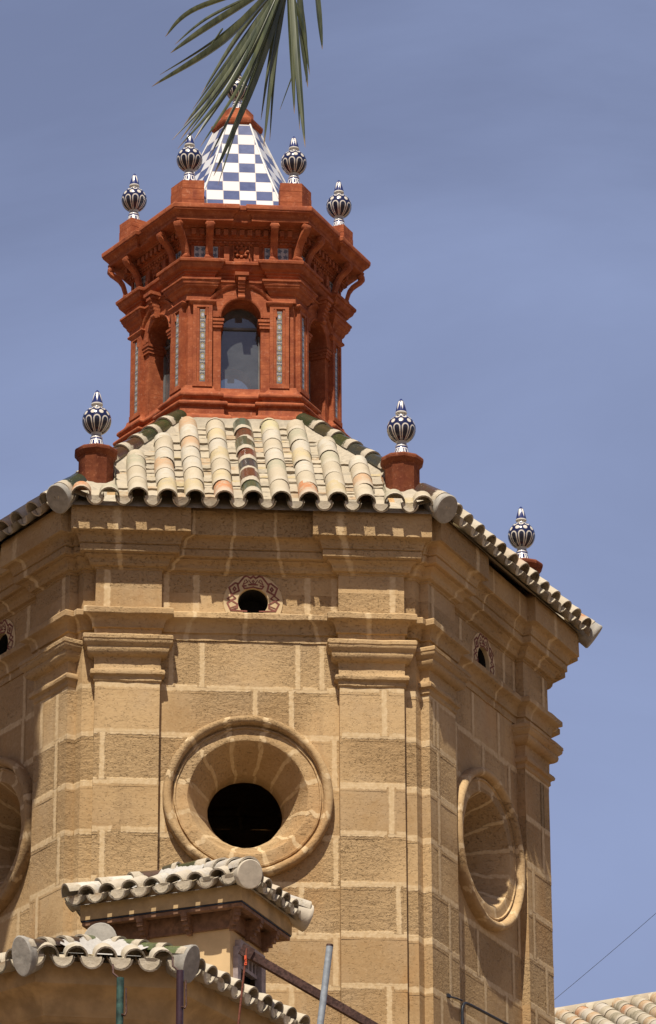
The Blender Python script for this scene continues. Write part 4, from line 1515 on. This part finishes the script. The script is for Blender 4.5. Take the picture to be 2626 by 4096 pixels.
for k in range(25):
    a = 2 * math.pi * k / 24
    pt = (wm + rad * math.cos(a), cz_ + rad * 1.55 * math.sin(a))
    if prev: bar(prev[0], prev[1], pt[0], pt[1], 0.042, 0.05, -0.012)
    prev = pt
for k in range(6):
    a0, a1 = R(90 + 120 * (k % 3) + 60 * (k // 3)), R(90 + 120 * (k % 3 + 1) + 60 * (k // 3))
    bar(wm + rad * .95 * math.cos(a0), cz_ + rad * 1.5 * math.sin(a0), wm + rad * .95 * math.cos(a1), cz_ + rad * 1.5 * math.sin(a1), 0.026, 0.035, -0.02)
bar(wm, wz0, wm, cz_ - rad * 1.5, 0.035, 0.04, -0.015)
wo = wn_.build('window', 'grey_wood', tur, 0)
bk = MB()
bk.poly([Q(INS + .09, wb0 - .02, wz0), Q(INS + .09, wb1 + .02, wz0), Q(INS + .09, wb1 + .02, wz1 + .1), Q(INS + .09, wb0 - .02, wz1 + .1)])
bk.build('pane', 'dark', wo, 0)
# hip roof
ttile, tglaz, tmort = MB(), MB(), MB()
rt2 = random.Random(5)
tp = math.atan(0.47)
zt = ZE + 0.135
OV = 0.06
half = (WR + 2 * OV) / 2
def hipface(O, U, In, width, depth, pitch_, hipped, ncol, start):
    S = (In * math.cos(tp) + Z * math.sin(tp)).normalized()
    N_ = (Z * math.cos(tp) - In * math.sin(tp)).normalized()
    cols = [start + pitch_ * i for i in range(ncol)]
    def smax(u):
        e = min(u, width - u) - 0.02
        return max(0.10, min(0.27, e / math.cos(tp)))
    tile_field(ttile, tglaz, O, U, S, N_, cols, smax, 0.0, 0.30, pitch_, 0.082, rt2, pan_k=0.40, clay=[(0.62, 0.54, 0.42)] * 4 + [(0.60, 0.42, 0.28)] * 2 + [(0.66, 0.61, 0.52)] * 4 + [(0.50, 0.20, 0.11)])
    dd = depth
    w2 = width
    bed = [O + N_ * -.02, O + U * w2 + N_ * -.02, O + U * (w2 - dd) + In * dd + Z * dd * math.tan(tp) + N_ * -.02, O + U * dd + In * dd + Z * dd * math.tan(tp) + N_ * -.02]
    tmort.poly(bed)
    return S, N_
Of = Q(WL + OV, -OV, zt)
Or_ = Q(-OV, -OV, zt)
hipface(Of, -dl, dr, WL + 2 * OV, half, 0.2, True, 7, 0.15)
hipface(Or_, dr, dl, WR + 2 * OV, half, 0.196, True, 5, 0.19)
hipface(Q(WL + OV, WR + OV, zt), -dr, -dl, WR + 2 * OV, half, 0.196, True, 5, 0.19)
hipface(Q(-OV, WR + OV, zt), dl, -dr, WL + 2 * OV, half, 0.2075, True, 7, 0.155)
zr = zt + half * math.tan(tp)
r0, r1 = Q(-OV + half, -OV + half, zr), Q(WL + OV - half, -OV + half, zr)
def ridge_row(mb, A_, B_, rad_, step, cols_, mi=0, lift=0.05, seed=1, n=10, stop=None, squash=1.1):
    rnd = random.Random(seed)
    d_ = (B_ - A_)
    L = d_.length
    d_.normalize()
    X = d_.cross(Z).normalized()
    N_ = X.cross(d_)
    if N_.z < 0: N_ = -N_; 
    s = 0.0
    while s < L - .05:
        half_tile(mb, A_ + d_ * s + N_ * lift, (X, (d_ - N_ * .05).normalized(), N_), rad_, rad_ * .85, min(step * 1.15, L - s), 0.016, rnd.choice(cols_), n, mi=mi)
        s += step
    if stop is not None:
        e = A_ + N_ * (lift * .3)
        ring = mb.lathe([(rad_ * .8, 0.2), (rad_ * 1.1, 0.0), (rad_ * 1.12, -.025), (rad_ * 1.05, -.032)], e, 24, stop, (X, N_ * squash, d_))
        c_ = mb.vert(e - d_ * .034)
        for i in range(24):
            mb.face((c_, ring[-1][(i + 1) % 24], ring[-1][i]), stop)
tr = MB()
ridge_row(tr, r0, r1, 0.095, 0.27, [(0.05, 0.052, 0.02), (0.15, 0.05, 0.025), (0.06, 0.05, 0.025)], 0, 0.085, 3, stop=2)
ridge_row(tr, Q(-OV - .04, -OV - .04, zt + .02), r0, 0.10, 0.30, [(0.62, 0.57, 0.49)], 3, 0.07, 4, stop=1)
ridge_row(tr, Q(WL + OV + .02, -OV - .02, zt + .02), r1, 0.095, 0.30, [(0.10, 0.06, 0.04), (0.60, 0.55, 0.46)], 0, 0.06, 5)
ridge_row(tr, Q(-OV - .02, WR + OV + .02, zt + .02), r0, 0.10, 0.30, [(0.62, 0.57, 0.49)], 3, 0.07, 6, stop=1)
MAT['stop_cream'] = plain('cream_mortar_stop', (0.54, 0.47, 0.36), 0.95, 0, 0.12, 14, 0.3, 0.1)
tr.build('ridge', ['glazed', 'stop_cream', 'grey_mortar', 'tile'], tur, 50)
S_f = (dr * math.cos(tp) + Z * math.sin(tp)).normalized(); N_f = (Z * math.cos(tp) - dr * math.sin(tp)).normalized()
fillet(tmort, r1 + N_f * .0, r0, -S_f, N_f, 0.50, 0.14, 30, 0.02, 51)
A_, B_ = Q(-OV, -OV, zt) , r0
hp = (B_ - A_).normalized()
fillet(tmort, Q(WL + OV, -OV, zt) + (r1 - Q(WL + OV, -OV, zt)) * .36, r1, -dl, N_f, 0.30, 0.12, 16, 0.05, 57)
fillet(tmort, A_ + hp * .33, B_, dl, N_f, 0.22, 0.12, 16, 0.05, 53)
fillet(tmort, A_ + hp * .33, B_, dr, (Z * math.cos(tp) - dl * math.sin(tp)).normalized(), 0.22, 0.12, 16, 0.05, 54)
ttile.build('roof_tiles', 'tile', tur, 50)
tmort.build('roof_mortar', 'white_mortar', tur, 60)

# ------------------------------------------------------------------ low polygonal apse with tiled roof, lower left
ZA = -5.84                                   # underside of the eave tiles
pL, pR_ = Vector((-1.888, -5.52, 0)), Vector((-0.690, -5.40, 0))
aR = (Vector((0.337, -3.75, 0)) - Vector((-0.690, -5.40, 0))).normalized()
aF = (pR_ - pL).normalized()
aL = Vector((-aR.x * 0.9, aR.y * .62, 0)).normalized()
pRR, pLL = pR_ + aR * 2.2, pL + aL * 2.6
aps = thing('apse', ((pL.x + pR_.x) / 2, -4.6, GROUND), 'low polygonal stone apse with mortared tile roof at the lower left corner', 'apse')
apex = Vector((-1.325, -4.70, ZA + 0.36))
def outward(a, b):
    d_ = (b - a).normalized()
    return Vector((d_.y, -d_.x, 0))
cor = [pLL, pL, pR_, pRR]
def offset_poly(o):
    """corner points pushed outwards by o (negative = inwards)"""
    res = []
    ns = [outward(cor[i], cor[i + 1]) for i in range(3)]
    res.append(cor[0] + ns[0] * o)
    for i in (1, 2):
        bis = (ns[i - 1] + ns[i]).normalized()
        res.append(cor[i] + bis * (o / bis.dot(ns[i])))
    res.append(cor[3] + ns[2] * o)
    return res
aw = MB()
prof = [(-0.34, GROUND), (-0.34, -8.0), (-0.34, -7.2), (-0.34, -6.8), (-0.34, -6.5), (-0.34, -6.20), (-0.315, -6.185), (-0.305, -6.165), (-0.29, -6.155), (-0.285, -6.14)] + curve(-0.28, -6.135, -0.12, -5.95, 6, -0.03) + [(-0.105, -5.94), (-0.09, -5.82), (-0.10, ZA + .08)]
rings = []
for o_, z in prof:
    pts = offset_poly(o_)
    ring = []
    for i in range(3):
        n = max(2, int((cor[i + 1] - cor[i]).length / 0.15))
        for k in range(n):
            ring.append(aw.vert(pts[i] + (pts[i + 1] - pts[i]) * (k / n) + Z * z))
    ring.append(aw.vert(pts[3] + Z * z))
    rings.append(ring)
for ri, (a, b) in enumerate(zip(rings, rings[1:])):
    for i in range(len(a) - 1):
        aw.face((a[i], a[i + 1], b[i + 1], b[i]), 0 if prof[ri][1] < -6.25 else 1)
aw.jitter(0.004, 5)
pts = offset_poly(-0.33)
for i, ts in ((0, (.2, .7)), (1, (.22, .62, .93)), (2, (.12, .35, .6))):
    n = outward(cor[i], cor[i + 1])
    for t in ts:
        p = pts[i] + (pts[i + 1] - pts[i]) * t
        joint(aw, p + Z * -6.62, p + Z * -6.22, n, 0.045, 0.012)
aw.build('wall', ['stone', 'smooth_stone'], aps)
atile, aglz, amort = MB(), MB(), MB()
ra = random.Random(8)
def apse_face(a, b, tip, pitch_, ncol, start, seed):
    U = (b - a).normalized()
    O = a + Z * ZA
    v2 = (tip - O)
    up_ = v2 - U * v2.dot(U)
    S = up_.normalized()
    N_ = U.cross(S)
    if N_.z < 0: N_ = -N_
    W_ = (b - a).length
    H = up_.length
    ut = v2.dot(U)
    def smax(u):
        if u < ut: e = H * (u + .02) / ut
        else: e = H * (W_ - u + .02) / (W_ - ut)
        return max(0.10, min(0.22, e - .02))
    tile_field(atile, aglz, O + N_ * .03, U, S, N_, [start + pitch_ * i for i in range(ncol)], smax, 0.0, 0.30, pitch_, 0.090, ra, pan_k=0.42,
               clay=[(0.58, 0.50, 0.37)] * 4 + [(0.50, 0.43, 0.30)] * 2 + [(0.62, 0.56, 0.45)] * 3)
    amort.poly([O + S * .20 + U * .25 + N_ * .085, O + U * (W_ - .25) + S * .20 + N_ * .085, tip + N_ * .02])
    return S, N_, U
Sf, Nf, Uf = apse_face(pL, pR_, apex, 0.230, 5, 0.135, 1)
tipR = apex + aR * 0.9 + Z * 0.1
Sr, Nr, Ur = apse_face(pR_, pRR, apex + aR * 1.2 + Z * 0.02, 0.225, 9, 0.21, 2)
Sl, Nl, Ul = apse_face(pLL, pL, apex + aL * 1.4, 0.230, 11, 0.12, 3)
A_, B_ = pL + Z * (ZA + .03), apex
for (A_, s1, n1, s2, n2) in ((pL + Z * (ZA + .03), Uf, Nf, -Ul, Nl), (pR_ + Z * (ZA + .03), -Uf, Nf, Ur, Nr)):
    hp = (apex - A_).normalized()
    for sd, nn, sq in ((s1, n1, 1), (s2, n2, 2)):
        fillet(amort, A_ + hp * .34, apex, sd, nn, 0.42, 0.15, 20, 0.015, 60 + sq + A_.x)
atile.build('roof_tiles', 'tile', aps, 50)
amort.build('roof_mortar', 'white_mortar', aps, 60)
arg = MB()
G2 = [(0.10, 0.13, 0.045), (0.06, 0.04, 0.022), (0.12, 0.13, 0.05), (0.09, 0.05, 0.03)]
ridge_row(arg, pL + Z * (ZA + .06) + Vector((-.05, -.06, -.03)), apex, 0.082, 0.28, [(0.05, 0.03, 0.022), (0.10, 0.12, 0.05)], 0, 0.09, 2, stop=1, squash=1.8)
ridge_row(arg, pR_ + Z * (ZA + .06) + Vector((.05, -.06, -.03)), apex, 0.078, 0.28, [(0.07, 0.055, 0.025), (0.11, 0.13, 0.05)], 0, 0.09, 9, stop=1, squash=1.8)
bl = apex + aL * 1.6 + Z * -0.22
ridge_row(arg, apex + Vector((0, -.12, .06)), apex + Vector((0.25, 1.2, .0)), 0.125, 0.3, [(0.10, 0.11, 0.05)], 0, 0.02, 4, stop=1)
ridge_row(arg, bl, apex, 0.10, 0.10, [(0.05, 0.055, 0.025), (0.08, 0.05, 0.03)], 0, 0.06, 7)
arg.build('ridge', ['glazed', 'grey_mortar'], aps, 50)

# ------------------------------------------------------------------ scaffold posts, bar, pipe and rod in front of the apse
def post(x, y, ztop, m, label, rod_from):
    o = thing('scaffold_post', (x, y, GROUND), label, 'post')
    mb = MB()
    mb.tube([(x, y, GROUND), (x, y, -9), (x, y, ztop)], 0.030, 12, 0)
    mb.build('tube', m, o, 50)
    mb = MB()
    mb.tube([Vector((x + .045, y, ztop - .08)), Vector((x + .05, y - .01, ztop - .28)), Vector((x + .038, y - .02, ztop - .31)), Vector((x + .012, y - .03, ztop - .30))], 0.0075, 8)
    mb.build('hook', 'rust', o, 50)
    mb = MB()
    mb.tube([Vector((x - .058, y + .10, ztop + .14)), Vector((x - .055, y + .06, ztop + .055)), Vector((x - .02, y + .01, ztop + .01)), Vector((x, y, ztop - .02))], 0.008, 8)
    mb.build('tie_rod', 'rust', o, 50)
post(-1.184, -5.82, -6.02, 'green_paint', 'worn green scaffold post with a hook, below the middle of the apse eave', None)
post(-0.716, -5.78, -5.94, 'purple_paint', 'dark maroon scaffold post with a hook, below the right corner of the apse eave', None)

mb = MB()
a, b = Vector((-0.250, -6.40, -5.958)), Vector((1.60, -6.02, -6.90))
d_ = (b - a).normalized()
n_ = Vector((0, -1, 0)); n_ = (n_ - d_ * n_.dot(d_)).normalized()
u_ = d_.cross(n_)
mb.box((a + b) / 2, (b - a).length, 0.006, 0.062, (d_, n_, u_))
mb.box((a + b) / 2 + u_ * .028 - n_ * .028, (b - a).length, 0.050, 0.006, (d_, n_, u_))
mb.box(a + d_ * .02 + n_ * .008, 0.10, 0.02, 0.09, (d_, n_, u_))
tag(mb.build('steel_bar', 'bar_steel' if 'bar_steel' in MAT else 'rust', None, 0), 'rusty dark steel angle bar running diagonally down to the right across the tower foot', 'bar')
mb = MB()
p0, p1 = Vector((0.398, -6.60, -5.962)), Vector((0.322, -6.60, -6.591))
dd_ = (p1 - p0)
mb.tube([p0, p0 + dd_ * 0.03, p0 + dd_ * 3, p0 + dd_ * ((GROUND - p0.z) / dd_.z)], 0.0265, 16, 0)
mb.tube([p0 - dd_ * .004, p0 + dd_ * .022], 0.0272, 16, 1)
tag(mb.build('steel_pipe', ['galv', 'rust'], None, 50), 'grey galvanised steel pipe leaning slightly, in front of the rusty bar', 'pipe')
mb = MB()
p0, p1 = Vector((-0.233, -6.46, -5.96)), Vector((-0.290, -6.46, -6.515))
dd_ = (p1 - p0)
mb.tube([p0, p1, p0 + dd_ * 3, p0 + dd_ * ((GROUND - p0.z) / dd_.z)], 0.0085, 10, 0)
rs_ = random.Random(2)
for k in range(5):
    q = p0 + dd_ * rs_.uniform(.06, .24) + Vector((rs_.uniform(-.012, .012), -.010, 0))
    mb.box(q, rs_.uniform(.008, .02), 0.006, rs_.uniform(.01, .035), None, 1)
tag(mb.build('iron_rod', ['rust_red', 'orange'], None, 50), 'thin red rusted iron rod with an orange paint splash, left end of the diagonal bar', 'rod')

# ------------------------------------------------------------------ conduit and cable on the right wall of the tower
apc = DA + DD + 0.02
mb = MB()
pts = [P(1, -.803, apc, GROUND + .05), P(1, -.803, apc, -7.0), P(1, -.803, apc, -5.12)]
for k in range(1, 7):
    a_ = R(180 - 15 * k)
    pts.append(P(1, -.703 + .10 * math.cos(a_), apc, -5.12 + .10 * math.sin(a_)))
pts += [P(1, -.60, apc, -5.01), P(1, .80, apc, -4.83 - .12), P(1, 1.30, apc, -4.90)]
mb.tube(pts, 0.0135, 10)
tag(mb.build('conduit', 'cable', None, 60), 'black conduit bent over and running along the right wall of the tower', 'conduit')
mb = MB()
mb.tube([P(1, -1.10, apc - .01, -5.055), P(1, -1.0, apc, -5.045), P(1, -.92, apc, -5.03), P(1, -.80, apc, -5.02)], 0.008, 8)
mb.box(P(1, -1.08, apc - .005, -5.05), .05, .02, .03, (FT[1], FN[1], Z))
tag(mb.build('cable', 'cable', None, 60), 'short thin cable fixed to the stone joint left of the black conduit', 'cable')
mb = MB()
A_, B_ = Vector((3.088, 3.0, -3.76)), Vector((5.573, 3.0, -1.543))
pts = []
for i in range(21):
    t = i / 20
    pts.append(A_ + (B_ - A_) * t + Z * (-0.03 * math.sin(math.pi * t)))
mb.tube(pts, 0.0024, 6)
tag(mb.build('overhead_wire', 'cable', None, 60), 'thin wire crossing the sky from the tower up to the right', 'wire')

# ------------------------------------------------------------------ neighbouring tiled roof, far right
nb = thing('neighbour_house', (8.5, 17, GROUND), 'distant house with weathered clay tile roof at the bottom right corner', 'house')
e0, e1 = Vector((3.6, 14.0, -0.70)), Vector((12.0, 16.6, 0.98))          # ridge line, sloping slightly
e1 = Vector((12.0, 14.0, 0.84))
U = (e1 - e0).normalized()
In = Vector((0, 1, 0))
tpn = R(24)
S = (In * math.cos(tpn) + Z * math.sin(tpn)); S = (S - U * S.dot(U)).normalized()
N_ = U.cross(S)
if N_.z < 0: N_ = -N_
nt_, ng_ = MB(), MB()
H = 5.0
rn_ = random.Random(21)
tile_field(nt_, ng_, e0 - S * H, U, S, N_, [0.13 + 0.25 * i for i in range(31)], lambda u: H - .02, 2.4, 0.34, 0.25, 0.105, rn_, clay=[(0.50, 0.42, 0.29)] * 4 + [(0.52, 0.34, 0.18)] * 2 + [(0.55, 0.27, 0.13)] + [(0.30, 0.26, 0.17)] * 3 + [(0.56, 0.50, 0.40)] * 3)
nt_.poly([e0 - S * H - N_ * .02, e1 - S * H - N_ * .02, e1 - N_ * .02, e0 - N_ * .02], 0, None, tcol=(0.35, 0.28, 0.18), tt=.5)
nt_.poly([e0 + N_ * 0, e1, e1 + Vector((0, 4, -1.8)), e0 + Vector((0, 4, -1.8))], 0, None, tcol=(0.35, 0.28, 0.18), tt=.5)
nt_.build('roof_tiles', 'tile', nb, 50)
nr_ = MB()
s_ = 0.0
while s_ < (e1 - e0).length - .1:
    half_tile(nr_, e0 + U * s_ + Z * .03, (U.cross(Z).normalized() * -1, (U - Z * -.03).normalized(), Z), 0.13, 0.12, 0.46, 0.02, tuple(Vector(rn_.choice(CLAYS)) * .9), 8)
    s_ += 0.42
nr_.build('ridge', 'tile', nb, 50)
hw_ = MB()
f0, f1 = e0 - S * H, e1 - S * H
hw_.poly([Vector((f0.x, f0.y + .3, GROUND)), Vector((f1.x, f1.y + .3, GROUND)), f1 + Vector((0, .3, 0)), f0 + Vector((0, .3, 0))])
hw_.poly([Vector((f0.x, f0.y + .3, GROUND)), f0 + Vector((0, .3, 0)), e0, e0 + Vector((0, 4, -1.8)), Vector((e0.x, e0.y + 4, GROUND))])
hw_.build('wall', 'plaster', nb, 0)

# ------------------------------------------------------------------ unseen block added left of the view, shaped to shade the left wall
bt = thing('shade_block', (-5.2, -6.25, GROUND), 'added unseen stone block out of view at the far left, shading the left wall', 'shade block')
bm = MB()
bx0, bx1, by0, by1 = -6.9, -3.55, -6.5, -6.0
prof_b = [(0, GROUND), (0, -8), (0, 0), (0, 4.15), (0.10, 4.2), (0.14, 4.3), (0.34, 4.45), (0.47, 4.55), (0.52, 4.62), (0.52, 4.9), (0.05, 5.1)]
rings = []
for o_, z in prof_b:
    rings.append([bm.vert((x, y, z)) for x, y in ((bx0 - o_, by0 - o_ * .2), (bx1 + o_, by0 - o_ * .2), (bx1 + o_, by1 + o_ * .2), (bx0 - o_, by1 + o_ * .2))])
for a, b in zip(rings, rings[1:]):
    for i in range(4):
        bm.face((a[i], a[(i + 1) % 4], b[(i + 1) % 4], b[i]))
bm.face(rings[-1])
bm.build('wall', 'stone', bt)
bm = MB()
bm.prism([(bx0 - .5, by0), (bx1 + .70, by0), (bx1 + .70, by1), (bx0 - .5, by1)], 5.12, 5.75)
bm.prism([(bx0 - .7, by0 - .05), (bx1 + .93, by0 - .05), (bx1 + .93, by1 + .05), (bx0 - .7, by1 + .05)], 5.75, 9.5)
bm.build('shade_block_top', 'stone', bt, 0)

# ------------------------------------------------------------------ palm leaf hanging into the top of the picture
palm = thing('palm_tree', (-6.3, -23.5, GROUND), 'palm tree whose drooping green fan leaf hangs into the top of the view', 'palm')
PY = -22.0
tk = MB()
tpts = [Vector((-6.3 + .03 * i, -23.5, GROUND + i * 1.15)) for i in range(12)]
tk.tube(tpts, [0.20 - .004 * i for i in range(12)], 12)
tk.jitter(0.02, 6)
tk.build('trunk', 'bark', palm, 50)
hub = px(1150, -95, PY)
pt_ = MB()
top = tpts[-1]
st = [top + Vector((0, 0, -.1)), top + Vector((1.2, .3, .9)), top + Vector((3.0, .8, 1.2))]
st += [hub + Vector((-.45, .15, .95)), hub + Vector((-.12, .04, .45)), hub]
def cat(pts, n=6):
    o_ = []
    for i in range(len(pts) - 1):
        p0, p1, p2, p3 = pts[max(i - 1, 0)], pts[i], pts[i + 1], pts[min(i + 2, len(pts) - 1)]
        for k in range(n):
            t = k / n
            o_.append(0.5 * ((2 * p1) + (p2 - p0) * t + (2 * p0 - 5 * p1 + 4 * p2 - p3) * t * t + (3 * p1 - p0 - 3 * p2 + p3) * t ** 3))
    o_.append(pts[-1])
    return o_
pt_.tube(cat(st), 0.014, 8)
pt_.build('petiole', 'leaf', palm, 50)
leaf = MB()
LF = [  # tip, middle, half width in mm, depth offset, roll
    ((662, 147), (790, 35), 17, .10, -.5), ((682, 213), (850, 100), 23, .04, -.6), ((608, 347), (900, 165), 30, .0, -.75),
    ((805, 380), (965, 130), 16, .06, -.4), ((735, 505), (960, 220), 27, .02, -.6), ((722, 560), (950, 250), 18, -.04, -.5),
    ((778, 560), (985, 240), 22, -.06, -.3), ((712, 595), (930, 330), 13, -.1, -.6), ((855, 705), (1010, 330), 24, -.02, .5), ((873, 740), (1035, 240), 12, .05, -.3),
    ((1055, 590), (1095, 215), 19, .03, .6), ((1080, 565), (1103, 255), 9, .08, -.4), ((1178, 455), (1165, 170), 20, .0, .5), ((1222, 590), (1195, 260), 21, -.05, -.4), ((1232, 350), (1205, 120), 21, .08, .45),
    ((700, 178), (850, 62), 9, .09, -.3), ((640, 300), (880, 150), 10, .07, -.8), ((770, 440), (965, 175), 13, .03, -.7), ((750, 540), (945, 265), 12, -.02, .3), ((800, 590), (985, 290), 12, -.08, .5), ((690, 560), (930, 290), 9, .02, -.2), ((835, 640), (1000, 300), 12, -.05, -.5), ((1045, 480), (1090, 190), 12, .06, -.5), ((1200, 520), (1180, 230), 12, .03, .6), ((1240, 300), (1212, 100), 12, .06, -.5),
    ((1290, 198), (1275, 60), 17, .05, .5), ((1225, 330), (1222, 150), 9, .1, .3), ((832, 200), (880, 130), 5, .05, .2), ((1120, 440), (1160, 330), 3, .05, .2),
]
for (tx, ty), (mx_, my_), hw2, dy, roll in LF:
    bend = {1290: (1255, -150), 1222: (1170, -110), 1232: (1190, -130), 1225: (1190, -100), 1178: (1150, -100)}.get(tx)
    rootp = hub + Vector((random.uniform(-.01, .01), dy * .3, 0))
    tip = px(tx, ty, PY + dy * 1.5)
    mid = px(mx_, my_, PY + dy)
    if bend:
        rootp = px(*bend, PY + dy * .3)
    if hw2 < 6:
        rootp = mid + (mid - tip) * .25
    path = cat([rootp, mid, tip], 9)
    n = len(path)
    rows = []
    for i, p in enumerate(path):
        t = i / (n - 1)
        d_ = (path[min(i + 1, n - 1)] - path[max(i - 1, 0)]).normalized()
        view = (p - CAM).normalized()
        side = d_.cross(view).normalized()
        rot = Matrix.Rotation(roll * (1 - .3 * t), 3, d_)
        side = rot @ side
        nn = rot @ (-view)
        w2 = 0.70 * hw2 / 1000 * (0.42 + 0.58 * min(1, t / .35)) * (1 - max(0, (t - .45) / .55) ** 1.5) + 0.0006
        fold = w2 * .75
        rows.append([leaf.vert(p - side * w2 - nn * fold, tt=t), leaf.vert(p - side * w2 * .4 - nn * fold * .3, tt=t), leaf.vert(p, tt=t), leaf.vert(p + side * w2 * .4 - nn * fold * .3, tt=t), leaf.vert(p + side * w2 - nn * fold, tt=t)])
    for a, b in zip(rows, rows[1:]):
        for k in range(4):
            leaf.face((a[k], a[k + 1], b[k + 1], b[k]))
leaf.build('leaf', 'leaf', palm, 20)
bpy.context.view_layer.update()
